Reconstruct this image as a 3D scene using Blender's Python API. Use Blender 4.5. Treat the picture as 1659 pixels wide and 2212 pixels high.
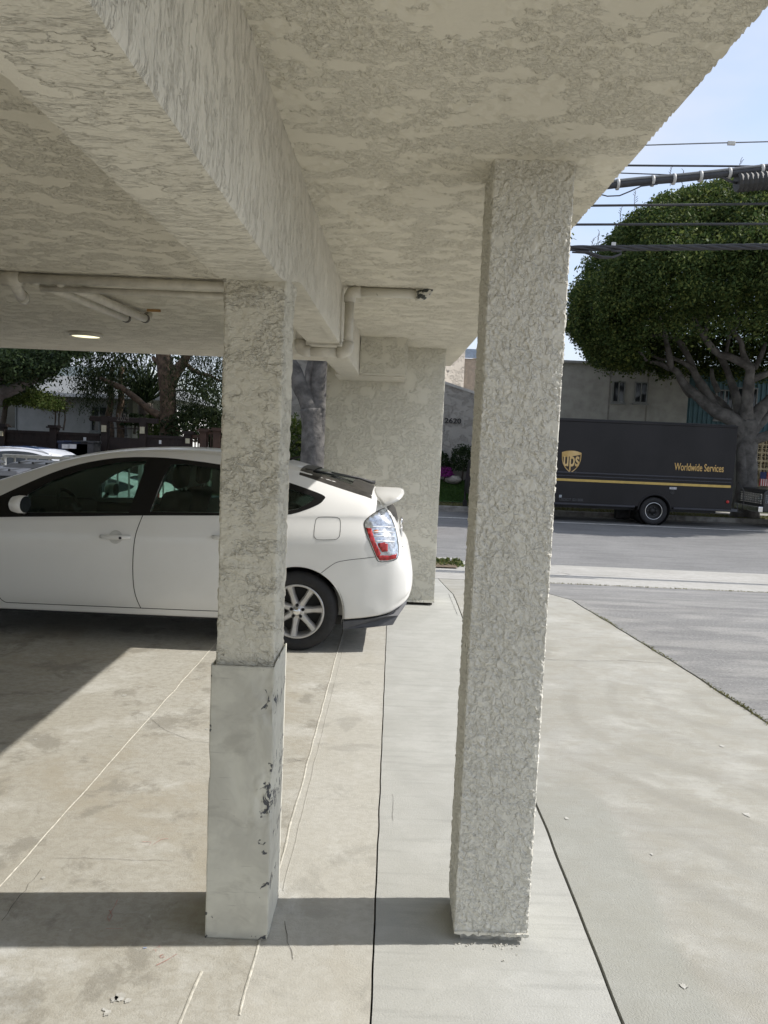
import bpy, bmesh, math, random
import numpy as np
from mathutils import Vector, Matrix, noise
random.seed(7); rng = np.random.default_rng(7)
S = bpy.context.scene
for o in list(bpy.data.objects): bpy.data.objects.remove(o)
COL = S.collection

# ------------------------------------------------------------------ camera
F_, CX, CY = 1662., 829.5, 1106.; EYE = 1.6; ROLL = math.radians(2.45)
_D = Vector((851-CX, CY-958, F_)).normalized()
_U = Vector((math.sin(ROLL), math.cos(ROLL), 0)); _U = (_U-_U.dot(_D)*_D).normalized()
_X = _U.cross(_D)
if _X.x < 0: _X = -_X
RM = Matrix((_X, _D, _U))
cam = bpy.data.objects.new('camera', bpy.data.cameras.new('camera')); COL.objects.link(cam)
cx_, cy_, cz_ = RM@Vector((1,0,0)), RM@Vector((0,1,0)), -(RM@Vector((0,0,1)))
cam.matrix_world = Matrix(((cx_.x,cy_.x,cz_.x,0),(cx_.y,cy_.y,cz_.y,0),(cx_.z,cy_.z,cz_.z,EYE),(0,0,0,1)))
cam.data.sensor_fit = 'VERTICAL'; cam.data.sensor_height = 36; cam.data.lens = 36*F_/2212
cam.data.clip_start = .05; cam.data.clip_end = 2000
S.camera = cam
def _ray(x, y): return RM@Vector((x-CX, CY-y, F_))
def at(x, y, Y):      # measured photo point on the vertical plane at depth Y
    r = _ray(x, y); return Vector((0,0,EYE))+r*(Y/r.y)
def atz(x, y, z=0):   # measured photo point on the level z
    r = _ray(x, y); return Vector((0,0,EYE))+r*((z-EYE)/r.z)
def zm(x0, y0, k): return lambda x, y: (x0+k*x, y0+k*y)
Q1 = zm(0,553,.29167); Q2 = zm(415,553,.375); Q3 = zm(1175,207.4,.29167); Q4 = zm(1175,656.7,.29167)
Q5 = zm(0,898.7,.29167); Q6 = zm(484,933,.29167); QS = zm(898.7,691.3,.25)

# ------------------------------------------------------------------ world, sun, exposure
SUN_EL, SUN_AZ = math.radians(44.4), math.radians(4.9)      # azimuth from +X towards +Y
W = bpy.data.worlds.new('World'); S.world = W; W.use_nodes = True
nt = W.node_tree; nt.nodes.clear()
out = nt.nodes.new('ShaderNodeOutputWorld'); bg = nt.nodes.new('ShaderNodeBackground')
sky = nt.nodes.new('ShaderNodeTexSky'); sky.sky_type = 'NISHITA'; sky.sun_disc = False
sky.sun_elevation = SUN_EL; sky.sun_rotation = math.pi/2-SUN_AZ
sky.air_density = 1.0; sky.dust_density = 1.2; sky.ozone_density = 1.5
tc = nt.nodes.new('ShaderNodeTexCoord'); mp = nt.nodes.new('ShaderNodeMapping')
mp.inputs['Scale'].default_value = (1.2,1.2,3.2); mp.inputs['Location'].default_value = (.3,.1,.15)
nz = nt.nodes.new('ShaderNodeTexNoise'); nz.inputs['Scale'].default_value = 1.6; nz.inputs['Detail'].default_value = 6; nz.inputs['Roughness'].default_value = .5
rp = nt.nodes.new('ShaderNodeMapRange'); rp.inputs[1].default_value = .33; rp.inputs[2].default_value = .62; rp.interpolation_type = 'SMOOTHSTEP'
rp.inputs[3].default_value = .30; rp.inputs[4].default_value = .95
mx = nt.nodes.new('ShaderNodeMix'); mx.data_type = 'RGBA'
L = nt.links.new
L(tc.outputs['Generated'], mp.inputs['Vector']); L(mp.outputs['Vector'], nz.inputs['Vector']); L(nz.outputs['Fac'], rp.inputs[0])
L(rp.outputs[0], mx.inputs[0]); L(sky.outputs['Color'], mx.inputs[6]); mx.inputs[7].default_value = (3.55,3.75,4.25,1)
L(mx.outputs[2], bg.inputs['Color']); bg.inputs['Strength'].default_value = .125; L(bg.outputs[0], out.inputs[0])
sd = bpy.data.lights.new('sun', 'SUN'); sd.energy = 2.75; sd.angle = math.radians(.55); sd.color = (1,.955,.90)
so = bpy.data.objects.new('sun', sd); COL.objects.link(so)
sdir = Vector((math.cos(SUN_EL)*math.cos(SUN_AZ), math.cos(SUN_EL)*math.sin(SUN_AZ), math.sin(SUN_EL)))
so.rotation_euler = sdir.to_track_quat('Z','Y').to_euler(); so.location = (20,2,20)
S.view_settings.view_transform = 'Standard'; S.view_settings.look = 'None'; S.view_settings.gamma = 1
S.view_settings.exposure = .88
try:
    S.cycles.max_bounces = 10; S.cycles.diffuse_bounces = 6; S.cycles.transparent_max_bounces = 24
except Exception: pass

# ------------------------------------------------------------------ materials
class N:
    def __init__(s, name):
        m = bpy.data.materials.new(name); m.use_nodes = True; s.m = m; s.t = m.node_tree
        s.b = s.t.nodes['Principled BSDF']; s.tc = s.t.nodes.new('ShaderNodeTexCoord')
    def l(s, a, b): s.t.links.new(a, b)
    def co(s, scale=(1,1,1), loc=(0,0,0), rot=(0,0,0)):
        n = s.t.nodes.new('ShaderNodeMapping'); n.inputs['Scale'].default_value = scale; n.inputs['Location'].default_value = loc
        n.inputs['Rotation'].default_value = rot
        s.l(s.tc.outputs['Object'], n.inputs['Vector']); return n.outputs[0]
    def noise(s, v, scale, detail=4, rough=.55, dist=0):
        n = s.t.nodes.new('ShaderNodeTexNoise'); n.inputs['Scale'].default_value = scale; n.inputs['Detail'].default_value = detail
        n.inputs['Roughness'].default_value = rough; n.inputs['Distortion'].default_value = dist; s.l(v, n.inputs['Vector']); return n.outputs['Fac']
    def vor(s, v, scale, feature='F1', out='Distance'):
        n = s.t.nodes.new('ShaderNodeTexVoronoi'); n.feature = feature; n.inputs['Scale'].default_value = scale; s.l(v, n.inputs['Vector']); return n.outputs[out]
    def mr(s, v, a, b, c=0, d=1, smooth=True):
        n = s.t.nodes.new('ShaderNodeMapRange'); n.interpolation_type = 'SMOOTHSTEP' if smooth else 'LINEAR'
        for i, q in ((1,a),(2,b),(3,c),(4,d)): n.inputs[i].default_value = q
        s.l(v, n.inputs[0]); return n.outputs[0]
    def ma(s, op, a, b=None, c=None):
        n = s.t.nodes.new('ShaderNodeMath'); n.operation = op
        for i, q in enumerate((a,b,c)):
            if q is None: continue
            if isinstance(q, (int,float)): n.inputs[i].default_value = q
            else: s.l(q, n.inputs[i])
        return n.outputs[0]
    def mix(s, f, a, b, mode='MIX'):
        n = s.t.nodes.new('ShaderNodeMix'); n.data_type = 'RGBA'; n.blend_type = mode
        for i, q in ((0,f),(6,a),(7,b)):
            if isinstance(q, (int,float)): n.inputs[i].default_value = q
            elif isinstance(q, tuple): n.inputs[i].default_value = (*q,1) if len(q)==3 else q
            else: s.l(q, n.inputs[i])
        return n.outputs[2]
    def sep(s, v):
        n = s.t.nodes.new('ShaderNodeSeparateXYZ'); s.l(v, n.inputs[0]); return n.outputs
    def bump(s, h, dist, strength=1, prev=None):
        n = s.t.nodes.new('ShaderNodeBump'); n.inputs['Distance'].default_value = dist; n.inputs['Strength'].default_value = strength
        s.l(h, n.inputs['Height'])
        if prev is not None: s.l(prev, n.inputs['Normal'])
        return n.outputs[0]
    def fin(s, color=None, rough=.8, normal=None, metal=0, spec=None, coat=0):
        if color is not None:
            if isinstance(color, tuple): s.b.inputs['Base Color'].default_value = (*color,1)
            else: s.l(color, s.b.inputs['Base Color'])
        if isinstance(rough,(int,float)): s.b.inputs['Roughness'].default_value = rough
        else: s.l(rough, s.b.inputs['Roughness'])
        if normal is not None: s.l(normal, s.b.inputs['Normal'])
        s.b.inputs['Metallic'].default_value = metal
        if spec is not None: s.b.inputs['Specular IOR Level'].default_value = spec
        if coat: s.b.inputs['Coat Weight'].default_value = coat; s.b.inputs['Coat Roughness'].default_value = .06
        return s.m

def stucco(name, col, s1, s2, s3, t1=.47, dist=.006, w=(.9,.7,.45), dirt_shade=.3, big=.12, grit=.12, rough_only=True, t2=.5, left=0):
    """trowelled stucco: skimmed plateaus with torn edges over a rough, flaky coat; one paint, with shade painted into its recesses"""
    n = N(name)
    a = n.noise(n.co(s1), 1, 6, .62, .2)
    if left: a = n.ma('ADD', a, n.mr(n.sep(n.tc.outputs['Object'])[0], -.35, -.6, 0, left))
    M1 = n.mr(a, t1-.006, t1+.022)
    b = n.noise(n.co(s2,(7,3,1)), 1, 4, .62, .3); M2 = n.mr(b, t2-.06, t2+.06)
    c3 = n.noise(n.co(s3,(2,9,4)), 1, 2, .6); M3 = n.mr(c3, .38, .60)
    g = n.noise(n.co((1,1,1)), 260, 2, .7)
    R_ = n.ma('SUBTRACT', 1.0 if rough_only else 1.4, n.ma('MULTIPLY', M1, .94 if rough_only else .9))
    h = n.ma('MULTIPLY', M1, w[0])
    h = n.ma('ADD', h, n.ma('MULTIPLY', n.ma('MULTIPLY', M2, w[1]), R_))
    h = n.ma('ADD', h, n.ma('MULTIPLY', n.ma('MULTIPLY', M3, w[2]), R_))
    h = n.ma('ADD', h, n.ma('MULTIPLY', g, grit))
    h = n.ma('ADD', h, n.ma('MULTIPLY', a, .8))
    cav = n.ma('MULTIPLY', n.ma('MULTIPLY', n.ma('SUBTRACT', 1, M2), n.ma('SUBTRACT', 1, M3)), R_)
    e1 = n.ma('MULTIPLY', n.mr(a, t1-.022, t1-.004), n.mr(a, t1, t1+.012, 1, 0))
    cav = n.ma('MAXIMUM', cav, n.ma('MULTIPLY', n.ma('MULTIPLY', e1, .35), n.mr(b, .50, .62)))
    blot = n.noise(n.co((1,1,1)), 2.3, 5, .6)
    c = n.mix(n.ma('MULTIPLY', cav, dirt_shade), col, tuple(q*.35 for q in col))  # relief shade put into the colour: recesses and torn edges darkened
    c = n.mix(n.mr(blot, .35, .7, 0, big), c, tuple(q*.55 for q in col))
    return n.fin(c, .92, n.bump(h, dist), spec=.2)

CR = (.68,.645,.54)
M_ceil  = stucco('stucco ceiling', CR, (7,9,8), (24,34,30), (62,80,70), .53, .0065, (.4,.9,.5), .12, .12, left=.03)
M_ceil2 = stucco('stucco ceiling relief', CR, (7,9,8), (40,50,40), (90,100,90), .50, .0036, (.2,.7,.5), .20, .12)
M_beam  = stucco('stucco beam', (.70,.67,.575), (5,9,6), (14,46,12), (40,100,30), .60, .0055, (.3,.9,.4), .13, .2, t2=.44)
M_colR  = stucco('stucco column lace', (.70,.68,.60), (11,11,9), (38,38,32), (80,80,75), .60, .0042, (.25,.8,.5), .06, .07, .15)
M_colL  = stucco('stucco column coarse', (.65,.625,.53), (6,6,11), (24,24,38), (60,60,75), .50, .0060, (.4,.7,.45), .07, .12, .12, False)
M_pill  = stucco('stucco pillar', (.64,.62,.53), (6,6,7), (26,26,28), (62,62,62), .54, .0060, (.5,.8,.4), .12, .06)
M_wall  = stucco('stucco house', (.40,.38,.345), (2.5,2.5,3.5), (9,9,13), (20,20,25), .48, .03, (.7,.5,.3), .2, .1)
M_wall2 = stucco('stucco plain beige', (.38,.375,.34), (2,2,2), (30,30,30), (60,60,60), .4, .002, (.2,.4,.3), .05, .5)

def concrete(name, base, tint, stain, streak=.3, mott=.5, fine=.0012, mot_s=9, streak_s=(2.0,26,1), white=.2, arcs=0, damp=0, patchy=0):
    n = N(name)
    o1 = n.noise(n.co((1,1,1)), .9, 5, .6)
    o2 = n.noise(n.co((1,1.3,1)), mot_s, 7, .68, .4)
    o3 = n.noise(n.co(streak_s), 1, 5, .6, .3)
    o4 = n.noise(n.co((1,1,1)), 160, 3, .7)
    o5 = n.noise(n.co((1,1.3,1),(3,1,0)), 2.0, 8, .72)
    c = n.mix(n.mr(o1, .35, .65), base, tint)
    c = n.mix(n.mr(o2, .42, .60, 0, mott), c, stain)
    c = n.mix(n.mr(o3, .5, .68, 0, streak), c, tuple(q*.78 for q in tint))
    c = n.mix(n.mr(o5, .50, .66, 0, white), c, (.62,.62,.58))
    c = n.mix(n.mr(o4, .3, .7, 0, .16), c, tuple(q*.5 for q in stain))
    sp = n.noise(n.co((1,1,1),(9,4,0)), 22, 3, .7)
    c = n.mix(n.mr(sp, .72, .76, 0, .5), c, (.68,.68,.64))
    if arcs:
        wv = n.t.nodes.new('ShaderNodeTexWave'); wv.wave_type = 'RINGS'; wv.rings_direction = 'Z'; wv.inputs['Scale'].default_value = 1.1; wv.inputs['Distortion'].default_value = 9; wv.inputs['Detail'].default_value = 4; wv.inputs['Detail Scale'].default_value = .6
        n.l(n.co((1,.7,1),(-2.2,-3.4,0)), wv.inputs['Vector'])
        c = n.mix(n.ma('MULTIPLY', n.mr(wv.outputs['Fac'], .62, .98), n.mr(o1, .38, .62, .05, arcs)), c, tuple(q*.72 for q in tint))
    if patchy:
        p1 = n.noise(n.co((1,.7,1),(5,2,0)), 1.3, 7, .68, .5); p2 = n.noise(n.co((1,1,1),(1,6,0)), 3.1, 7, .7, .3); X2 = n.sep(n.tc.outputs['Object'])
        c = n.mix(n.mr(p1, .50, .66, 0, patchy), c, (.335,.305,.24)); c = n.mix(n.mr(p2, .53, .63, 0, patchy*.9), c, (.235,.222,.185))
        c = n.mix(n.ma('MULTIPLY', n.mr(p1, .46, .34), n.mr(X2[1], 3.4, 2.4, 0, .8)), c, (.55,.555,.53))
        c = n.mix(n.mr(X2[0], -.364, -.358, 0, .35), c, (.50,.49,.44))
    if damp:
        X_ = n.sep(n.tc.outputs['Object']); e = n.ma('ADD', X_[0], n.ma('MULTIPLY', n.ma('SUBTRACT', o1, .5), .5))
        c = n.mix(n.ma('MULTIPLY', n.mr(e, 1.05, .98, 0, damp), n.mr(X_[1], 3.9, 3.2)), c, (.30,.305,.27))
    r = n.mr(o2, .3, .7, .62, .85)
    h = n.ma('ADD', n.ma('MULTIPLY', o4, 1), n.ma('MULTIPLY', o2, 1.2)); h = n.ma('ADD', h, n.ma('MULTIPLY', o3, .8))
    return n.fin(c, r, n.bump(h, fine*1.6), spec=.3)
M_floor = concrete('old stained concrete', (.445,.432,.38), (.40,.382,.325), (.335,.315,.262), .14, .6, mot_s=24, white=.45, patchy=.75)
M_walk  = concrete('new broom concrete', (.44,.44,.405), (.41,.41,.375), (.36,.36,.325), .45, .3, mot_s=7, arcs=.2)
M_drive = concrete('tan driveway concrete', (.385,.38,.345), (.355,.345,.30), (.315,.30,.25), .28, .45, .0022, mot_s=5, white=.3, arcs=.35, damp=.6)
M_side  = concrete('sidewalk concrete', (.46,.45,.42), (.40,.39,.36), (.33,.32,.29), .3, .5)
def asphalt(name, c0, c1, pale):
    n = N(name); drk = n.noise(n.co((.25,2.2,1), rot=(0,0,.45)), 2.0, 7, .7, .8)
    o1 = n.noise(n.co((1,1,1)), 110, 3, .8); o2 = n.noise(n.co((.5,1.6,1), rot=(0,0,.35)), 2.2, 6, .65, .5); o3 = n.noise(n.co((1,1,1)), .5, 3)
    sp = n.noise(n.co((1,1,1)), 45, 2, .5)
    c = n.mix(n.mr(o2, .4, .66), c0, c1); c = n.mix(n.mr(o1, .52, .68, 0, .75), c, pale); c = n.mix(n.mr(sp, .58, .68, 0, .5), c, pale); c = n.mix(n.mr(sp, .42, .34, 0, .45), c, tuple(q*.5 for q in c0))
    c = n.mix(n.mr(o3, .4, .65, 0, .25), c, tuple(q*.6 for q in c0)); c = n.mix(n.mr(drk, .46, .74, 0, .5), c, tuple(q*.5 for q in c0))
    return n.fin(c, .85, n.bump(o1, .004), spec=.3)
M_asph = asphalt('worn grey asphalt', (.20,.20,.197), (.31,.305,.29), (.42,.41,.39))
M_road = asphalt('road asphalt', (.19,.19,.188), (.23,.23,.225), (.33,.33,.32))

def simple(name, c, rough=.6, metal=0, var=.15, vs=8, bumpd=0, bs=60, coat=0, spec=None):
    n = N(name); o = n.noise(n.co((1,1,1)), vs, 5, .6)
    col = n.mix(n.mr(o, .3, .7), tuple(q*(1-var) for q in c), tuple(min(1,q*(1+var)) for q in c))
    nm = n.bump(n.noise(n.co((1,1,1)), bs, 4, .6), bumpd) if bumpd else None
    return n.fin(col, rough, nm, metal, coat=coat, spec=spec)
M_dirt = simple('bare soil', (.14,.105,.07), .95, var=.45, vs=20, bumpd=.02, bs=30)
M_gap = simple('dark joint gap', (.03,.026,.022), .95)
M_bead = simple('pale joint filler', (.50,.48,.41), .8, var=.2, vs=40, bumpd=.003, bs=120)
M_chalk = simple('red chalk', (.42,.20,.17), .9, var=.3, vs=90)
M_blue = simple('blue chalk', (.30,.36,.50), .9)
M_white_mark = simple('white spatter', (.72,.71,.67), .8, var=.1)
M_line = simple('road line paint', (.55,.55,.52), .7, var=.25, vs=15)
def carpaint(name, c, dirt_shade=.12):
    n = N(name); o = n.noise(n.co((1,1,1)), 1.3, 5, .6); o2 = n.noise(n.co((1,1,1)), 60, 3, .6)
    z = n.sep(n.tc.outputs['Object'])[2]
    d = n.ma('MULTIPLY', n.mr(z, .75, .15), dirt_shade*2.2)
    d = n.ma('ADD', d, n.mr(o, .4, .7, 0, dirt_shade)); d = n.ma('ADD', d, n.mr(o2, .66, .74, 0, .10))
    col = n.mix(d, c, tuple(q*.55 for q in (c[0],c[1]*.95,c[2]*.85)))
    return n.fin(col, n.mr(o, .3, .7, .32, .44), coat=.45, spec=.4)
M_white = carpaint('white car paint', (.79,.79,.765))
M_silver = carpaint('pale silver paint', (.60,.62,.66))
M_red = carpaint('red car paint', (.45,.02,.025)); M_orange = carpaint('orange paint', (.55,.16,.05)); M_black = carpaint('black car paint', (.018,.018,.02))
M_blktrim = simple('black gloss trim', (.009,.009,.009), .35, var=.1, spec=.3)
M_blkmat = simple('black plastic', (.022,.022,.022), .55, var=.2)
M_seam = simple('dark seam', (.012,.011,.010), .8)
M_cab = simple('dark cabin cloth', (.028,.027,.026), .85, bumpd=.001, bs=300)
M_tyre = simple('tyre rubber', (.016,.016,.017), .75, var=.25, vs=25, bumpd=.0008, bs=300)
M_rim = simple('dusty alloy', (.50,.49,.47), .42, metal=.55, var=.12, vs=14)
M_chrome = simple('chrome', (.75,.75,.75), .12, metal=1)
M_grey = simple('grey diffuser plastic', (.075,.078,.085), .6, var=.15)
def glassy(name, tint, fac=.08, rough=.02):
    m = bpy.data.materials.new(name); m.use_nodes = True; t = m.node_tree; t.nodes.clear()
    o = t.nodes.new('ShaderNodeOutputMaterial'); tr = t.nodes.new('ShaderNodeBsdfTransparent'); gl = t.nodes.new('ShaderNodeBsdfGlossy')
    fr = t.nodes.new('ShaderNodeFresnel'); fr.inputs[0].default_value = 1.45; mxx = t.nodes.new('ShaderNodeMixShader')
    tr.inputs[0].default_value = (*tint,1); gl.inputs[0].default_value = (.9,.95,.95,1); gl.inputs[1].default_value = rough
    t.links.new(fr.outputs[0], mxx.inputs[0]); t.links.new(tr.outputs[0], mxx.inputs[1]); t.links.new(gl.outputs[0], mxx.inputs[2]); t.links.new(mxx.outputs[0], o.inputs[0])
    return m
M_glass = glassy('greenish car glass', (.62,.72,.68)); M_clear = glassy('clear lamp cover', (.86,.88,.9))
M_dkglass = simple('dark window glass', (.02,.024,.026), .06, var=.3, vs=3)
M_guard = None

def leafmat(name, a, b, c, trans=.25):
    n = N(name); g = n.t.nodes.new('ShaderNodeNewGeometry')
    r = n.t.nodes.new('ShaderNodeValToRGB'); n.l(g.outputs['Random Per Island'], r.inputs[0])
    r.color_ramp.elements[0].color = (*a,1); r.color_ramp.elements[1].color = (*c,1); e = r.color_ramp.elements.new(.55); e.color = (*b,1)
    o = n.noise(n.co((1,1,1)), .8, 3)
    col = n.mix(n.mr(o, .35, .65, 0, .5), r.outputs[0], tuple(q*.55 for q in b))
    n.fin(col, .6, spec=.2)
    tl = n.t.nodes.new('ShaderNodeBsdfTranslucent'); n.l(col, tl.inputs[0]); ms = n.t.nodes.new('ShaderNodeMixShader'); ms.inputs[0].default_value = trans
    n.l(n.b.outputs[0], ms.inputs[1]); n.l(tl.outputs[0], ms.inputs[2]); n.l(ms.outputs[0], n.t.nodes['Material Output'].inputs[0])
    return n.m
M_ficus = leafmat('ficus leaves', (.028,.055,.016), (.065,.105,.028), (.22,.25,.07), .35)
M_pepper = leafmat('pepper tree leaves', (.014,.026,.010), (.028,.046,.016), (.08,.10,.035))
M_maple = leafmat('pale green leaves', (.045,.08,.016), (.08,.12,.025), (.14,.16,.05), .4)
M_shrub = leafmat('shrub leaves', (.012,.026,.01), (.025,.045,.015), (.06,.09,.03))
M_flower = leafmat('magenta blossom', (.25,.02,.22), (.35,.04,.30), (.10,.06,.05))
M_grass = leafmat('lawn grass', (.03,.07,.012), (.05,.11,.02), (.08,.14,.03))
M_drygrass = leafmat('dry weeds', (.12,.12,.04), (.20,.19,.07), (.10,.13,.04))
M_bark = simple('grey bark', (.125,.118,.108), .9, var=.45, vs=3, bumpd=.03, bs=9)
M_bark2 = simple('brown peeling bark', (.10,.068,.045), .9, var=.5, vs=6, bumpd=.03, bs=10)
M_twig = simple('dark twig', (.08,.065,.05), .9)

# ------------------------------------------------------------------ mesh helpers
def tag(o, label=None, cat=None, group=None, kind=None):
    if label: o['label'] = label
    if cat: o['category'] = cat
    if group: o['group'] = group
    if kind: o['kind'] = kind
    return o
def thing(name, loc, label, cat, group=None, rz=0):
    e = bpy.data.objects.new(name, None); COL.objects.link(e); e.location = loc; e.rotation_euler = (0,0,rz); e.empty_display_size = .1
    bpy.context.view_layer.update()
    return tag(e, label, cat, group)
def wloc(p):
    v = Vector((0,0,0))
    while p is not None: v = v+Vector(p.location); p = p.parent
    return v
class MB:
    def __init__(s): s.v = []; s.f = []
    def add(s, vs, fs):
        b = len(s.v); s.v += [tuple(v) for v in vs]; s.f += [tuple(i+b for i in f) for f in fs]
    def box(s, x0, x1, y0, y1, z0, z1):
        s.add([(x0,y0,z0),(x1,y0,z0),(x1,y1,z0),(x0,y1,z0),(x0,y0,z1),(x1,y0,z1),(x1,y1,z1),(x0,y1,z1)],
              [(0,3,2,1),(4,5,6,7),(0,1,5,4),(1,2,6,5),(2,3,7,6),(3,0,4,7)]); return s
    def tube(s, pts, r, n=12, cap=True):
        pts = [Vector(p) for p in pts]; k = len(pts)
        if not isinstance(r,(list,tuple)): r = [r]*k
        d0 = (pts[1]-pts[0]).normalized(); a = Vector((0,0,1)) if abs(d0.z) < .9 else Vector((1,0,0)); ux = d0.cross(a).normalized()
        vs = []
        for i, p in enumerate(pts):
            d = (pts[min(i+1,k-1)]-pts[max(i-1,0)]).normalized(); ux = (ux-ux.dot(d)*d).normalized(); uy = d.cross(ux)
            for j in range(n):
                t = 2*math.pi*j/n; vs.append(p+(ux*math.cos(t)+uy*math.sin(t))*r[i])
        fs = [(i*n+j, i*n+(j+1)%n, (i+1)*n+(j+1)%n, (i+1)*n+j) for i in range(k-1) for j in range(n)]
        if cap: fs += [tuple(range(n-1,-1,-1)), tuple((k-1)*n+j for j in range(n))]
        s.add(vs, fs); return s
    def lathe(s, prof, c, axis='Y', n=48, close=False):   # prof: (radius, offset along axis)
        vs = []; k = len(prof)
        for r, h in prof:
            for j in range(n):
                t = 2*math.pi*j/n; a, b = r*math.cos(t), r*math.sin(t)
                vs.append((c[0]+a, c[1]+h, c[2]+b) if axis == 'Y' else (c[0]+a, c[1]+b, c[2]+h) if axis == 'Z' else (c[0]+h, c[1]+a, c[2]+b))
        fs = [(i*n+j, i*n+(j+1)%n, (i+1)*n+(j+1)%n, (i+1)*n+j) for i in range(k-1) for j in range(n)]
        if close: fs += [((k-1)*n+j, (k-1)*n+(j+1)%n, (j+1)%n, j) for j in range(n)]
        s.add(vs, fs); return s
    def prism(s, poly, y0, y1):  # poly in (x,z)
        n = len(poly); vs = [(p[0],y0,p[1]) for p in poly]+[(p[0],y1,p[1]) for p in poly]
        s.add(vs, [tuple(range(n)), tuple(range(2*n-1,n-1,-1))]+[(i,i+n,(i+1)%n+n,(i+1)%n) for i in range(n)]); return s
    def plate(s, poly, z0, z1):  # poly in (x,y)
        n = len(poly); vs = [(p[0],p[1],z0) for p in poly]+[(p[0],p[1],z1) for p in poly]
        s.add(vs, [tuple(range(n-1,-1,-1)), tuple(range(n,2*n))]+[(i,(i+1)%n,(i+1)%n+n,i+n) for i in range(n)]); return s
    def build(s, name, mat, parent=None, smooth=False, bevel=0, world=True, fix=True, seg=2):
        me = bpy.data.meshes.new(name)
        off = wloc(parent) if (parent is not None and world) else Vector((0,0,0))
        me.from_pydata([tuple(Vector(v)-off) for v in s.v], [], s.f)
        if fix:
            bm = bmesh.new(); bm.from_mesh(me); bmesh.ops.recalc_face_normals(bm, faces=bm.faces); bm.to_mesh(me); bm.free()
        if mat: me.materials.append(mat)
        o = bpy.data.objects.new(name, me); COL.objects.link(o)
        if parent is not None: o.parent = parent
        if smooth: me.polygons.foreach_set('use_smooth', [True]*len(me.polygons))
        if bevel:
            b = o.modifiers.new('bevel','BEVEL'); b.width = bevel; b.segments = seg; b.limit_method = 'ANGLE'; b.angle_limit = .6
        return o
def quadcloud(name, C, A, B, mat, parent):   # leaves: centres, half-axes; rhombus-shaped faces
    off = np.array(wloc(parent)) if parent is not None else np.zeros(3)
    C = C-off; n = len(C); V = np.empty((n,4,3)); V[:,0] = C-A; V[:,1] = C+B; V[:,2] = C+A; V[:,3] = C-B
    me = bpy.data.meshes.new(name); me.vertices.add(4*n); me.vertices.foreach_set('co', V.reshape(-1)); me.loops.add(4*n); me.loops.foreach_set('vertex_index', np.arange(4*n, dtype=np.int32))
    me.polygons.add(n); me.polygons.foreach_set('loop_start', np.arange(0,4*n,4, dtype=np.int32)); me.update(calc_edges=True)
    me.materials.append(mat); o = bpy.data.objects.new(name, me); COL.objects.link(o); o.parent = parent; return o
def rndunit(n):
    v = rng.normal(size=(n,3)); return v/np.linalg.norm(v,axis=1)[:,None]
def leaves_at(P, size, asp=.5, hang=0):
    n = len(P); a = rndunit(n); a[:,2] -= hang; a /= np.linalg.norm(a,axis=1)[:,None]
    b = np.cross(a, rndunit(n)); b /= np.linalg.norm(b,axis=1)[:,None]; s = size*rng.uniform(.6,1.3,n)[:,None]
    return a*s, b*s*asp
def bool_apply(o, cutters, op='DIFFERENCE'):
    for c in cutters:
        m = o.modifiers.new('b','BOOLEAN'); m.object = c; m.operation = op; m.solver = 'EXACT'
    dg = bpy.context.evaluated_depsgraph_get(); dg.update()
    me = bpy.data.meshes.new_from_object(o.evaluated_get(dg)); o.modifiers.clear(); o.data = me
    for c in cutters: bpy.data.objects.remove(c)
def text(s, name, size, mat, parent, loc, depth=.01, bold=0, sx=1, rot=(math.pi/2,0,0), align='LEFT'):
    cu = bpy.data.curves.new(name,'FONT'); cu.body = s; cu.size = size; cu.extrude = depth; cu.offset = bold; cu.align_x = align
    t = bpy.data.objects.new(name, cu); COL.objects.link(t)
    dg = bpy.context.evaluated_depsgraph_get(); dg.update(); me = bpy.data.meshes.new_from_object(t.evaluated_get(dg)); bpy.data.objects.remove(t)
    me.transform(Matrix.Diagonal((sx,1,1,1))); me.materials.clear(); me.materials.append(mat)
    o = bpy.data.objects.new(name, me); COL.objects.link(o); o.rotation_euler = rot; o.parent = parent
    o.location = Vector(loc)-(wloc(parent) if parent is not None else Vector((0,0,0))); return o
def sstep(a, b, x):
    t = min(1, max(0, (x-a)/(b-a))); return t*t*(3-2*t)
def flaky(q):      # torn trowelled lace: steps at two sizes
    a = noise.noise(q*.26)+.5*noise.noise(q*.6); b = noise.noise(q)+.45*noise.noise(q*2.1)
    r = 1-sstep(0,.22,abs(b))                      # raised worms of mortar
    return .5*sstep(-.10,.02,a)+.55*sstep(-.06,.08,b)*(1.1-.8*sstep(.12,.3,a))+.35*r*(1-.7*sstep(.12,.3,a))-.65
def wrinkly(q):
    a = noise.noise(Vector((q.x*.25,q.y*.25,q.z*.6)))+.5*noise.noise(Vector((q.x*.7,q.y*.7,q.z*1.3))); b = noise.noise(Vector((q.x,q.y,q.z*1.5)))+.5*noise.noise(q*2.3)
    return .7*sstep(-.10,.0,a)+.35*b+.25*noise.noise(q*.1)-.5
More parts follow.
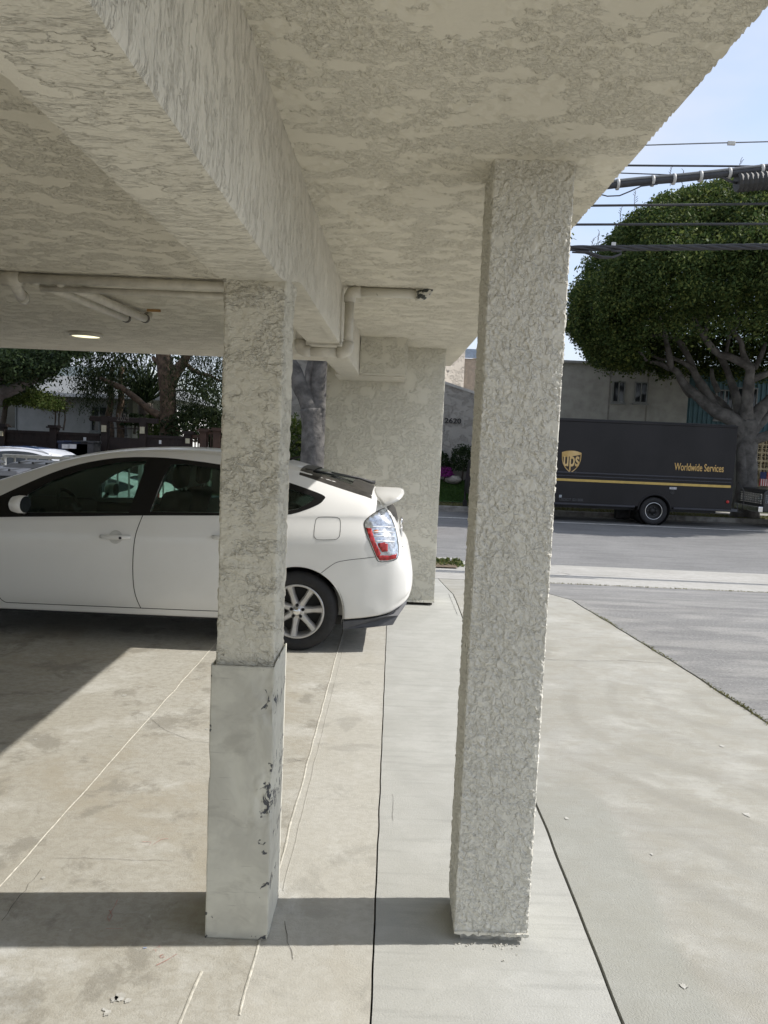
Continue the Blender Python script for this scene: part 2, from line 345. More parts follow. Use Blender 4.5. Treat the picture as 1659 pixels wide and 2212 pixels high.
def rough_box(name, x0,x1,y0,y1,z0,z1, cell, amp, fr, mat, parent, zfun=None, edge=.004, seed=0, relief=None):
    """box whose sides are fine grids, trowelled uneven"""
    bm = bmesh.new()
    nx, ny, nz_ = [max(1,int(round((b-a)/cell))) for a,b in ((x0,x1),(y0,y1),(z0,z1))]
    key = {}; nf = relief or (lambda q: noise.noise(q)*.6+noise.noise(q*2.3)*.4+noise.noise(q*.15))
    def V(i,j,k):
        if (i,j,k) in key: return key[(i,j,k)]
        p = Vector((x0+(x1-x0)*i/nx, y0+(y1-y0)*j/ny, z0+(z1-z0)*k/nz_))
        nn = Vector(((-1 if i==0 else 1 if i==nx else 0),(-1 if j==0 else 1 if j==ny else 0),(-1 if k==0 else 1 if k==nz_ else 0)))
        on = abs(nn.x)+abs(nn.y)+abs(nn.z)
        h = max(nf(p*fr+Vector((seed,0,0))),-.6)*amp
        if on > 1: h *= .6
        q = p+nn.normalized()*h
        if on > 1: q = q-nn*edge*(.6+.6*noise.noise(p*40))
        v = bm.verts.new(q); key[(i,j,k)] = v; return v
    for j in range(ny):
        for k in range(nz_):
            for i in (0,nx): bm.faces.new([V(i,j,k),V(i,j+1,k),V(i,j+1,k+1),V(i,j,k+1)])
    for i in range(nx):
        for k in range(nz_):
            for j in (0,ny): bm.faces.new([V(i,j,k),V(i+1,j,k),V(i+1,j,k+1),V(i,j,k+1)])
        for j in range(ny):
            for k in (0,nz_): bm.faces.new([V(i,j,k),V(i+1,j,k),V(i+1,j+1,k),V(i,j+1,k)])
    bmesh.ops.recalc_face_normals(bm, faces=bm.faces)
    off = wloc(parent)
    if zfun:
        for v in bm.verts: v.co = zfun(v.co)
    for v in bm.verts: v.co -= off
    me = bpy.data.meshes.new(name); bm.to_mesh(me); bm.free(); me.materials.append(mat)
    me.polygons.foreach_set('use_smooth', [True]*len(me.polygons)); me.set_sharp_from_angle(angle=math.radians(38))
    o = bpy.data.objects.new(name, me); COL.objects.link(o); o.parent = parent; return o

# ================================================================== GROUND
def gz(Y):      # the lot is level under the carport and falls to the street
    if Y < 8.2: return 0.
    if Y < 10.9: return -.3*(Y-8.2)/2.7
    if Y < 13.72: return -.3-.15*(Y-10.9)/2.82
    return -.45
def struct(name, mb, mat, **k): return tag(mb.build(name, mat, **k), kind='structure')
def sheet(x0f, x1f, ys, dz=0, nx=1):
    m = MB(); vs = []; fs = []
    for y in ys:
        a = x0f(y) if callable(x0f) else x0f; b = x1f(y) if callable(x1f) else x1f
        for i in range(nx+1): vs.append((a+(b-a)*i/nx, y, gz(y)+dz))
    w = nx+1
    for j in range(len(ys)-1):
        for i in range(nx): fs.append((j*w+i, j*w+i+1, (j+1)*w+i+1, (j+1)*w+i))
    m.add(vs, fs); return m
YS = [-8,-4,-2]+[round(-1+.25*i,3) for i in range(0,48)]+[10.9]
YS = sorted(set(YS)); YL = [y for y in YS if y <= 10.9]
g = MB(); prof = [(-900,-.1),(-9,-.1),(8.2,-.1),(10.9,-.4),(13.72,-.55),(24.3,-.55),(24.6,-.42),(900,-.42)]
for (a,za),(b,zb) in zip(prof, prof[1:]): g.add([(-900,a,za),(900,a,za),(900,b,zb),(-900,b,zb)], [(0,1,2,3)])
struct('ground', g, M_dirt)
def bx_(y): # edge between driveway concrete and asphalt
    pts = [(-8,3.0),(0,2.62),(4.58,2.345),(5.85,2.245),(8.7,1.93),(10.9,1.62)]
    for (a,xa),(b,xb) in zip(pts, pts[1:]):
        if y <= b: return xa+(xb-xa)*(y-a)/(b-a)+.012*noise.noise(Vector((y*3,0,0)))
    return pts[-1][1]
l1 = lambda y: .004+.0035*noise.noise(Vector((y*6,1,0)))
l4 = lambda y: .715+.005*noise.noise(Vector((y*4,2,0)))
fine_ys = sorted(set([-8,-4,-2,-1]+[round(0+.05*i,3) for i in range(0,219)]+[10.9]))
fine_ys = [y for y in fine_ys if y <= 10.9]
def slab(name, a, b, ys, mat):
    m = sheet(a, b, ys); lo = sheet(a, b, ys, -.09)     # sides of the slab so joints read as real gaps
    n = len(m.v); m.v += lo.v
    for j in range(len(ys)-1):
        m.f.append((2*j, 2*j+2, n+2*j+2, n+2*j)); m.f.append((2*j+1, n+2*j+1, n+2*j+3, 2*j+3))
    return struct(name, m, mat)
slab('garage_floor', -14, lambda y: l1(y)-.003, fine_ys, M_floor)
slab('walkway_slab', lambda y: l1(y)+.003, lambda y: l4(y)-.0055, fine_ys, M_walk)
slab('driveway_slab', lambda y: l4(y)+.0055, lambda y: bx_(y)-.008, fine_ys, M_drive)
slab('asphalt_apron', lambda y: bx_(y)+.012, 30, fine_ys, M_asph)
swy = [10.93,11.6,12.4,12.42,13.0,13.72]
struct('sidewalk', sheet(-40, 60, [10.925,11.5,12.3]), M_side)
struct('gutter', sheet(-40, 60, [12.31,13.0,13.72]), M_side)
rd = MB(); rd.add([(-120,13.73,-.452),(150,13.73,-.452),(150,24.25,-.452),(-120,24.25,-.452)], [(0,1,2,3)])
struct('road', rd, M_road)
struct('road_line', MB().box(-60,60,21.95,22.07,-.451,-.447), M_line)
kb = MB(); x = -60
while x < 80: kb.box(x, x+2.99, 24.3, 24.46, -.5, -.3); x += 3.0
struct('kerb', kb, simple('kerb concrete', (.30,.29,.27), .9, var=.3, vs=5, bumpd=.006, bs=40), bevel=.02)
struct('gutter_pan', MB().box(-60,80,23.95,24.29,-.47,-.443), simple('gutter concrete', (.22,.21,.19), .9, var=.3))
struct('parkway_strip', MB().box(-60,80,24.47,26.0,-.5,-.31), simple('parkway turf soil', (.10,.095,.045), .95, var=.5, vs=9, bumpd=.02))
struct('far_sidewalk', MB().box(-60,80,26.01,27.0,-.5,-.30), M_side)
struct('front_yard', MB().box(-60,80,27.01,45,-.5,-.29), simple('yard soil', (.06,.07,.03), .95, var=.4, bumpd=.02))
# joint filler lines of the old slab
def strip(name, x0, ya, yb, w, mat, dz=.004, kx=0, broken=0):
    m = MB(); y = ya; prev = None; i = 0
    while y <= yb:
        xx = x0+kx*(y-ya)+.006*noise.noise(Vector((y*5,x0*9,0))); ww = w*(.75+.7*abs(noise.noise(Vector((y*17,x0,3)))))
        cur = [(xx-ww,y,gz(y)+.0015),(xx,y,gz(y)+dz),(xx+ww,y,gz(y)+.0015)]
        if prev and not (broken and noise.noise(Vector((y*8,4,1))) > broken): m.add(prev+cur, [(0,1,4,3),(1,2,5,4)])
        prev = cur; y += .03; i += 1
    return struct(name, m, mat, smooth=True)
strip('floor_joint', -.362, 2.0, 7.4, .0045, M_bead, .004)
strip('floor_joint', -1.312, 1.5, 8.1, .004, M_bead, .004)
strip('floor_joint', -.325, 2.6, 7.4, .0025, M_floor, .002)
a_, b_ = atz(429,2090), atz(374,2212)
strip('floor_joint', b_.x, b_.y-.3, a_.y, .005, M_bead, .004, kx=(a_.x-b_.x)/(a_.y-b_.y))
def crack(pts, w, mat, name='crack', dz=.0022, jag=.01):
    m = MB(); P = []
    for p, q in zip(pts, pts[1:]):
        n = max(2, int((Vector(q)-Vector(p)).length/.03))
        for i in range(n):
            t = i/n; v = Vector(p)*(1-t)+Vector(q)*t; P.append(v+Vector((noise.noise(v*25),noise.noise(v*25+Vector((5,5,5))),0))*jag)
    P.append(Vector(pts[-1])); prev = None
    for i, v in enumerate(P):
        d = (P[min(i+1,len(P)-1)]-P[max(i-1,0)]); d.z = 0; d.normalize(); s = Vector((-d.y,d.x,0))*w*.55*(.4+abs(noise.noise(v*30))*1.3)
        z = gz(v.y)+dz; cur = [(v.x-s.x,v.y-s.y,z),(v.x+s.x,v.y+s.y,z)]
        if prev: m.add(prev+cur, [(0,1,3,2)])
        prev = cur
    return struct(name, m, mat)
pz = lambda x, y: tuple(atz(x,y))
Q8 = zm(899,1106,.5); Q3F = zm(0,1382.6,.375); Q7 = zm(380,1348,.328)
q8 = lambda x, y: pz(*Q8(x,y)); q3 = lambda x, y: pz(*Q3F(x,y)); q7 = lambda x, y: pz(*Q7(x,y))
crack([q8(560,638),q8(760,645),q8(900,643),q8(1125,658)], .004, M_gap)
crack([q3(850,440),q3(950,520),q3(1100,580),q3(1212,595)], .0018, M_gap)
crack([q3(310,1262),q3(540,1258),q3(640,1265),q3(1000,1275)], .0012, M_gap)
crack([q7(720,1960),q7(735,2100),q7(770,2212)], .0022, M_gap)
crack([q7(665,885),q7(770,890),q7(860,912)], .0016, M_gap)
crack([q8(137,345),q8(178,445)], .004, M_gap)
crack([q7(1425,1120),q7(1430,1300)], .0018, M_gap)
crack([q3(235,1325),q3(120,1470),q3(10,1620)], .0016, M_gap)
crack([(1.9,10.92,0),(2.4,11.5,0),(2.9,12.2,0),(2.6,13.0,0),(3.0,13.7,0)], .008, M_gap, dz=.004)
# chalk scribbles and spatters on the floor
for pts in ([q3(820,1165),q3(872,1166),q3(858,1184)], [q3(880,1182),q3(930,1150),q3(970,1145)], [q3(905,1150),q3(918,1140)], [q3(680,1498),q3(640,1570),q3(620,1600),q3(630,1625),q3(648,1590),q3(630,1560)], [q3(610,1668),q3(705,1666)], [q3(880,1790),q3(900,1785),q3(895,1800)], [q3(915,1760),q3(925,1775),q3(905,1772)], [q3(940,1815),q3(920,1822),q3(925,1832),q3(950,1828)], [q3(1020,1812),q3(960,1850),q3(900,1878)]):
    crack(pts, .0022, M_chalk, 'chalk_mark', .0026, .003)
crack([q3(825,1778),q3(845,1776)], .010, M_blue, 'chalk_mark', .0026, .003)
def blob(c, rx, ry, mat, name='spatter', seed=0, dz=.0028, n=34):
    m = MB(); vs = [(c[0],c[1],gz(c[1])+dz)]
    for i in range(n):
        t = 2*math.pi*i/n; k = .55+.9*abs(noise.noise(Vector((math.cos(t)*2.2+seed,math.sin(t)*2.2,seed))))
        vs.append((c[0]+rx*k*math.cos(t), c[1]+ry*k*math.sin(t), gz(c[1])+dz))
    m.add(vs, [(0,i+1,(i+1)%n+1) for i in range(n)]); return m
mb = MB()
for i, (x,y,s) in enumerate([(660,2068,.02),(690,2060,.03),(735,2080,.016),(620,2150,.018),(600,2130,.009),(250,1372,.012),(715,320,.02),(640,555,.012),(205,573,.014),(1190,515,.014),(30,613,.006),(185,665,.005)]):
    b = blob(q3(x,y), s*.75, s*.8, M_white_mark, seed=i*3.1); mb.add(b.v, b.f)
for i, (x,y,s) in enumerate([(1155,2052,.02),(1430,1310,.03),(1018,1480,.014),(1320,1012,.03),(650,1325,.02)]):
    b = blob(q8(x,y), s*.62, s*.75, M_white_mark, seed=50+i*2.7); mb.add(b.v, b.f)
m_sp = N('worn pale spot'); kk = m_sp.noise(m_sp.co((1,1,1)), 70, 4, .7); M_spot = m_sp.fin(m_sp.mix(m_sp.mr(kk,.45,.6), (.40,.39,.35), (.50,.495,.46)), .85)
struct('paint_spatter', mb, M_spot)
crack([q8(1140,2045),q8(1172,2058)], .008, M_gap, 'pit')

# weeds along the asphalt edge: uncountable
n = 900; yy = rng.choice([3.9,4.6,4.9,5.1,6.2,7.3],n)+rng.normal(0,.22,n); P = np.array([[bx_(float(y))+.004+rng.normal(0,.012), y, .004] for y in yy])
A,B = leaves_at(P+[0,0,.006], .009, .3); gr = quadcloud('weeds', P+[0,0,.004], A, B, M_drygrass, None); tag(gr, 'dry yellow weeds along the crack between driveway and asphalt', 'weeds', kind='stuff')
n = 1500; P = np.column_stack([rng.uniform(1.9,12,n), 10.91+rng.normal(0,.02,n), np.full(n,-.29)]); P[:,1] = 10.91+.5*(P[:,1]-10.91)
A,B = leaves_at(P, .012, .4); tag(quadcloud('kerbside_weeds', P, A, B, M_drygrass, None), 'thin dry weeds along the sidewalk seam by the asphalt', 'weeds', kind='stuff')
P = np.column_stack([rng.uniform(-.5,1.25,900), rng.uniform(12.6,13.5,900), np.full(900,-.40)]); A,B = leaves_at(P,.03,.3)
# brown planted patch beside the street, left of the driveway mouth
def gp(x0,x1,y0,y1,mat,name,dz=.03):
    ys = np.linspace(y0,y1,6); return struct(name, sheet(x0,x1,list(ys),dz), mat)
gp(-30,1.12,12.33,13.45,M_dirt,'soil_strip',.02); struct('near_kerb', sheet(-30,1.25,[13.46,13.71],.05), M_side)
tag(quadcloud('dry_grass_patch', P+[0,0,.02], A, B, M_drygrass, None), 'brown grass patch beside the street past the far pillar', 'grass', kind='stuff')

# ================================================================== CARPORT
HC = lambda y: 2.46+.016*(y-2.37)
XE = .665
car_port = thing('carport_building', (0,2.4,0), 'cream stucco building overhang forming the carport, with its posts and beams', 'building')
m = MB(); ex = []
y = -5.0
while y < 9.6:
    ex.append((XE+.006*noise.noise(Vector((y*14,0,0)))+.004*noise.noise(Vector((y*45,3,0)))+(.006 if noise.noise(Vector((y*9,7,0)))>.45 else 0), y)); y += .012
ys = [p[1] for p in ex]; nn = len(ys); vs = []; fs = []
for i,(xe,y) in enumerate(ex):
    z = HC(y); vs += [(-12,y,z),(xe-.012,y,z+.0005*noise.noise(Vector((y*30,1,1)))),(xe,y,z+.012),(xe+.002,y,z+.5),(-12,y,z+.5)]
for i in range(nn-1):
    for j in range(4): fs.append((5*i+j,5*i+j+1,5*i+5+j+1,5*i+5+j))
    fs.append((5*i+4,5*i,5*i+5,5*i+9))
fs += [(0,1,2,3,4), tuple(5*(nn-1)+j for j in (4,3,2,1,0))]
m.add(vs, fs); m.build('ceiling', M_ceil, car_port)
# the outer bay in front is skimmed thicker: real relief, torn edges
cellc = .0085; nxx = int((XE+.337)/cellc); ny_ = int(7.3/cellc); cv = np.empty((ny_+1, nxx+1, 3))
for j in range(ny_+1):
    y = .75+j*cellc*(1+.00013*j); zc_ = HC(y)
    for i in range(nxx+1):
        x = -.337+(XE-.004+.337)*i/nxx; q = Vector((x*9,y*13,1.7))
        a = noise.noise(q*.75)+.5*noise.noise(q*1.7)+.25*noise.noise(q*4); m1 = sstep(.04,.14,a)
        b = noise.noise(Vector((x*44,y*62,0)))+.4*noise.noise(Vector((x*95,y*110,4)))
        h = .0046*m1+(1-m1)*.0056*sstep(-.10,.10,b)+.0010*noise.noise(Vector((x*5,y*5,2)))
        cv[j,i] = (x,y-2.4,zc_-.002-h)
idx = np.arange((ny_+1)*(nxx+1)).reshape(ny_+1,nxx+1); fq = np.stack([idx[:-1,:-1],idx[:-1,1:],idx[1:,1:],idx[1:,:-1]],-1).reshape(-1,4)
me = bpy.data.meshes.new('ceiling'); me.from_pydata(cv.reshape(-1,3).tolist(), [], fq.tolist()); me.materials.append(M_ceil2); me.polygons.foreach_set('use_smooth', [True]*len(me.polygons))
oc = bpy.data.objects.new('ceiling', me); COL.objects.link(oc); oc.parent = car_port
m = MB(); m.box(-12,XE-.003,-5,9.58,3.02,6.2); m.build('upper_wall', M_pill, car_port)
# beam: deep before the near column, haunched shallower past it
def beam_z(y):
    if y < 2.15: return 2.045
    if y < 2.75:
        t = (y-2.15)/.6; return 2.045+.085*t*t*(3-2*t)
    return 2.13+.016*(y-2.75)
def bz(co):
    t = (co.z-2.0)/.6; z0 = beam_z(co.y); return Vector((co.x, co.y, z0+(HC(co.y)+.03-z0)*max(0,t)+min(0,co.z-2.0)))
rough_box('beam', -.525, -.335, -1.0, 7.6, 2.0, 2.6, .02, .005, 18, M_beam, car_port, bz, .006, 3)
def cz(co):
    k = max(0,(co.z-1.93)/.17); s = 1+.10*k*k; cxm = -.435
    return Vector((cxm+(co.x-cxm)*s, co.y, co.z))
colL = rough_box('column', -.527, -.345, 2.345, 2.565, -.0, 2.09, .0058, .0040, 46, M_colL, car_port, cz, .004, 11, wrinkly)
colL['label'] = 'stucco post under the beam with a battered metal guard round its foot'
colR = rough_box('column', .262, .503, 2.372, 2.608, .028, 2.47, .0032, .0040, 74, M_colR, car_port, None, .003, 23, flaky)
colR['label'] = 'rough stucco post at the outer edge of the overhang, beside the driveway'
b = MB(); b.box(.285,.485,2.385,2.59,.0,.06).build('post_base', simple('base mortar', (.40,.39,.35), .95, var=.4, vs=30, bumpd=.01), colR)
fl = MB(); pts = []
for i in range(40):
    x = .262+.242*i/39; zz = .030-.010*max(0,noise.noise(Vector((x*60,1,0)))+.5); pts.append((x,zz))
vs = [(x,2.364+.003*noise.noise(Vector((x*50,0,0))),.036) for x,z in pts]+[(x,2.366+.004*noise.noise(Vector((x*70,4,0))),z) for x,z in pts]+[(x,2.384,z) for x,z in pts]+[(x,2.384,.036) for x,z in pts]
fl.add(vs, [(r*40+i,r*40+i+1,((r+1)%4)*40+i+1,((r+1)%4)*40+i) for r in range(4) for i in range(39)]); fl.build('broken_screed', M_colR, colR)
cr_ = MB()
for i in range(26):
    x = random.uniform(.25,.50); yv = 2.362-random.expovariate(60); s_ = random.uniform(.001,.0035); cr_.tube([(x-s_,yv,.001),(x+s_,yv+s_*.5,s_*1.2)], s_, 5)
tag(cr_.build('mortar_crumbs', M_colR), 'crumbs of broken stucco on the slab at the foot of the driveway post', 'rubble', kind='stuff')
# metal guard
n_ = N('painted sheet metal'); z_ = n_.sep(n_.tc.outputs['Object']); 
nA = n_.noise(n_.co((1,1,.8)), 26, 6, .7, .6); nB = n_.noise(n_.co((1,1,1),(4,4,4)), 4.5, 4, .6, .4); nC = n_.noise(n_.co((1,1,1),(7,1,2)), 60, 3, .6)
prox = n_.mr(z_[0], -.405, -.350); proxl = n_.mr(z_[0], -.522, -.535)
band = n_.mr(n_.noise(n_.co((0,0,1),(0,0,2.2)), 5, 3, .6), .42, .56)
thr = n_.ma('ADD', n_.ma('MULTIPLY', n_.ma('MULTIPLY', prox, band), .155), n_.ma('MULTIPLY', proxl, .12))
chip = n_.mr(n_.ma('ADD', nA, thr), .70, .712)
base = n_.mix(n_.mr(nB,.42,.62), (.60,.59,.51), (.50,.49,.425)); base = n_.mix(n_.mr(n_.noise(n_.co((1,1,1.6),(1,3,5)), 6, 6, .65, .8),.50,.70,0,.55), base, (.36,.345,.295))
rim = n_.ma('SUBTRACT', n_.mr(n_.ma('ADD', nA, thr), .685, .70), chip)
base = n_.mix(n_.ma('MULTIPLY', n_.ma('MAXIMUM', rim, 0), .6), base, (.25,.24,.2))
scr = n_.noise(n_.co((4,4,60), rot=(0,.5,0)), 2, 4, .6); base = n_.mix(n_.mr(scr,.66,.72,0,.35), base, (.25,.24,.22))
colr = n_.mix(chip, base, (.075,.08,.09))
hh = n_.ma('SUBTRACT', n_.ma('MULTIPLY', nB, 1.5), n_.ma('MULTIPLY', chip, .35)); hh = n_.ma('ADD', hh, n_.ma('MULTIPLY', nC, .05))
M_guard = n_.fin(colr, n_.ma('SUBTRACT', .62, n_.ma('MULTIPLY', chip, .2)), n_.bump(hh, .006), spec=.4)
gx0, gx1, gy0, gy1 = -.537, -.337, 2.325, 2.578
per = []
for (x0,y0),(x1,y1),n in (((gx0,gy0),(gx1,gy0),40),((gx1,gy0),(gx1,gy1),44),((gx1,gy1),(gx0,gy1),10),((gx0,gy1),(gx0,gy0),20)):
    for i in range(n): per.append((x0+(x1-x0)*i/n, y0+(y1-y0)*i/n, (0,-1) if y0==y1==gy0 else (1,0) if x0==x1==gx1 else (0,1) if y0==y1 else (-1,0)))
vs = []; nz2 = 150; k = len(per)
for j in range(nz2+1):
    for (x,y,nv) in per:
        top = .893+(.012 if y > 2.35 and x > -.35 else 0)+.003*noise.noise(Vector((x*40,y*40,0)))
        z = top*j/nz2
        d = .0016*noise.noise(Vector((x*12,y*12,z*9)))
        dx = math.hypot(x-gx1, y-gy0)           # crumpled right front corner
        kz = max(0, noise.noise(Vector((0,3.3,z*5)))+.25)
        w = math.exp(-(dx/.035)**2)
        ridg = (noise.noise(Vector((x*35,y*35,z*22)))*.010+noise.noise(Vector((x*70,y*70,z*60)))*.004)*math.exp(-(dx/.06)**2)*min(1,kz*2)
        ix, iy = -w*kz*.011, w*kz*.010
        dl = math.hypot(x-gx0,y-gy0); wl = math.exp(-(dl/.02)**2)*max(0,noise.noise(Vector((1,2,z*8))))*.006
        vs.append((x+nv[0]*(d+ridg)+ix+wl, y+nv[1]*(d+ridg)+iy, z+.001))
fs = [(j*k+i, j*k+(i+1)%k, (j+1)*k+(i+1)%k, (j+1)*k+i) for j in range(nz2) for i in range(k)]
gm = MB(); gm.add(vs, fs); go = gm.build('metal_guard', M_guard, colL, smooth=True, fix=False); sm = go.modifiers.new('thick','SOLIDIFY'); sm.thickness = .0025; sm.offset = -1
go['label'] = 'dented painted sheet metal guard with dark chipped patches'
# far wall pillar and dropped stub beam
rough_box('wall_pillar', -.685, .470, 7.6, 8.0, .03, 2.56, .03, .004, 9, M_pill, car_port, None, .004, 31)
MB().box(-.66,.45,7.63,7.97,0,.05).build('pillar_footing', M_gap, car_port)
m = MB(); m.add([(-.68,7.585,.03),(.47,7.585,.03),(.47,7.602,.03),(-.68,7.602,.03),(-.68,7.59,.05),(.472,7.59,.05),(.472,7.602,.05),(-.68,7.602,.05)], [(0,1,5,4),(0,3,2,1),(1,2,6,5),(4,5,6,7)])
m.build('weep_screed', M_pill, car_port)
stub = rough_box('cross_beam', -.334, .085, 6.87, 7.61, 2.205, 2.56, .03, .004, 9, M_pill, car_port, None, .005, 41)
MB().box(-.56,.08,7.0,7.605,2.196,2.3).build('cross_beam', M_beam, car_port)
# things hung under the ceiling
M_pipe = simple('cream painted pipe', (.56,.535,.46), .5, var=.12, vs=12, bumpd=.002, bs=30)
np_ = N('peeling painted pipe'); pk = np_.noise(np_.co((1,1,1),(2,0,0)), 16, 5, .7, .5); zx = np_.sep(np_.tc.outputs['Object'])[0]
msk = np_.mr(np_.ma('ADD', pk, np_.mr(zx, .34, .45, 0, .10)), .625, .64)
M_peel = np_.fin(np_.mix(msk, (.56,.54,.465), (.03,.035,.03)), .5, np_.bump(np_.ma('SUBTRACT',1,msk), .003))
R = .027
def arc(c, a, b, r, n=6):   # quarter bend from direction a to b round c
    return [Vector(c)+Vector(a)*(r*math.cos(t))+Vector(b)*(r*math.sin(t)) for t in [math.pi/2*i/n for i in range(n+1)]]
py_ = 4.52; zt = HC(py_)-R-.006
dp = thing('drain_pipe', (-.3,py_,zt), 'peeling cream drain pipe bent down and under the ceiling beam', 'pipe')
MB().tube([(.135,py_,zt),(-.255,py_,zt)], R, 18).build('pipe_run', M_peel, dp, smooth=True)
MB().tube([(-.290,py_,zt-.035),(-.290,py_,2.115)], R, 18).build('pipe_drop', M_pipe, dp, smooth=True)
MB().tube([(-.325,py_,2.112),(-.56,py_,2.112)], R, 18).build('pipe_run', M_pipe, dp, smooth=True)
def elbow(p, a, b, parent, r=.034, mat=None):
    p = Vector(p); a = Vector(a); b = Vector(b)
    pts = [p+a*.062, p+a*.03, p+(a+b)*.010, p+b*.03, p+b*.062]
    return MB().tube(pts, [r,r,r*1.04,r,r], 16).build('elbow_joint', mat or M_pipe, parent, smooth=True)
elbow((-.290,py_,zt), (1,0,0), (0,0,-1), dp); elbow((-.290,py_,2.112), (0,0,1), (-1,0,0), dp); elbow((-.568,py_,2.112), (1,0,0), (0,0,1), dp)
elbow((.150,py_,zt), (-1,0,0), (0,0,1), dp, .038, M_peel)
MB().tube([(-.568,py_,2.16),(-.568,py_,zt-.03)], R, 18).build('pipe_drop', M_pipe, dp, smooth=True)
lp = thing('drain_pipe', (-1.4,py_,zt), 'long straight cream pipe crossing the ceiling left of the beam', 'pipe')
MB().tube([(-.58,py_,zt),(-2.24,py_,zt)], R, 18).build('pipe_run', M_pipe, lp, smooth=True)
MB().tube([(-2.26,py_,zt),(-6,py_,zt)], R, 18).build('pipe_run', M_pipe, lp, smooth=True)
MB().tube([(-2.20,py_,zt-.004),(-2.30,py_,zt-.004)], .043, 14).build('elbow_joint', M_pipe, lp, smooth=True)
MB().tube([(-2.25,py_+.02,zt-.02),(-2.42,py_+.48,zt-.03)], .033, 14).build('side_branch', M_pipe, lp, smooth=True)
MB().tube([(-2.40,py_+.44,zt-.028),(-2.435,py_+.53,zt-.03)], .040, 14).build('end_cap', M_pipe, lp, smooth=True)
lq = thing('drain_pipe', (-1.4,py_-.07,zt-.05), 'thinner cream pipe slung just below the long ceiling pipe', 'pipe')
MB().tube([(-.58,py_+.05,zt-.045),(-2.10,py_+.05,zt-.045)], .018, 14).build('pipe_run', M_pipe, lq, smooth=True)
for x0, y1, sfx in ((-2.10,1.38,'left of the pair of short pipes running back from the ceiling pipe'),(-1.95,1.36,'right of the pair of short pipes running back, ending by a scrap of bare wood')):
    t = thing('drain_pipe', (x0,py_+.7,zt), sfx, 'pipe', 'pair of short ceiling pipes')
    MB().tube([(x0-.03,py_+.02,zt-.01),(x0+.03,py_+y1,zt)], .029, 16).build('pipe_run', M_pipe, t, smooth=True)
    MB().tube([(x0+.03,py_+y1-.0,zt),(x0+.031,py_+y1+.03,zt)], .034, 16).build('collar', simple('grey collar', (.12,.115,.10), .7), t, smooth=True)
    MB().tube([(x0+.032,py_+y1+.03,zt),(x0+.034,py_+y1+.07,zt+.01),(x0+.035,py_+y1+.085,zt+.05)], .030, 16).build('elbow_joint', M_pipe, t, smooth=True)
wd = MB().box(-1.87,-1.77,5.78,5.795,HC(5.8)-.018,HC(5.8)+.01).build('wood_scrap', simple('bare pine', (.45,.26,.10), .8, var=.3), None)
tag(wd, 'small scrap of orange bare wood stuck to the ceiling beside a pipe end', 'wood scrap')
lamp = thing('ceiling_light', (-3.03,7.55,HC(7.55)), 'round flush ceiling light glowing pale yellow', 'ceiling light')
MB().lathe([(.0,-.002),(.155,-.002),(.16,-.01),(.155,-.035),(.135,-.040),(.132,-.034)], (-3.03,7.55,HC(7.55)), 'Z').build('rim', M_pipe, lamp, smooth=True)
me_ = bpy.data.materials.new('lamp diffuser'); me_.use_nodes = True; bb = me_.node_tree.nodes['Principled BSDF']; bb.inputs['Base Color'].default_value = (.8,.78,.6,1)
bb.inputs['Emission Color'].default_value = (1,.93,.60,1); bb.inputs['Emission Strength'].default_value = .75
MB().lathe([(.0,-.040),(.07,-.039),(.131,-.033)], (-3.03,7.55,HC(7.55)), 'Z').build('diffuser', me_, lamp, smooth=True)

# ================================================================== CARS
def crm(tab, x):     # monotone-ish cubic interpolation of a table [(x, v...), ...]
    k = len(tab)
    if x <= tab[0][0]: return np.array(tab[0][1:], float)
    if x >= tab[-1][0]: return np.array(tab[-1][1:], float)
    for i in range(k-1):
        if x <= tab[i+1][0]: break
    p = [np.array(tab[max(0,min(k-1,j))], float) for j in (i-1,i,i+1,i+2)]
    h = p[2][0]-p[1][0]; t = (x-p[1][0])/h
    m1 = (p[2][1:]-p[0][1:])/max(1e-6,(p[2][0]-p[0][0]))*h; m2 = (p[3][1:]-p[1][1:])/max(1e-6,(p[3][0]-p[1][0]))*h
    d = (p[2][1:]-p[1][1:]); m1 = np.clip(m1, -np.abs(d)*2.5, np.abs(d)*2.5); m2 = np.clip(m2, -np.abs(d)*2.5, np.abs(d)*2.5)
    return (2*t**3-3*t**2+1)*p[1][1:]+(t**3-2*t**2+t)*m1+(-2*t**3+3*t**2)*p[2][1:]+(t**3-t**2)*m2
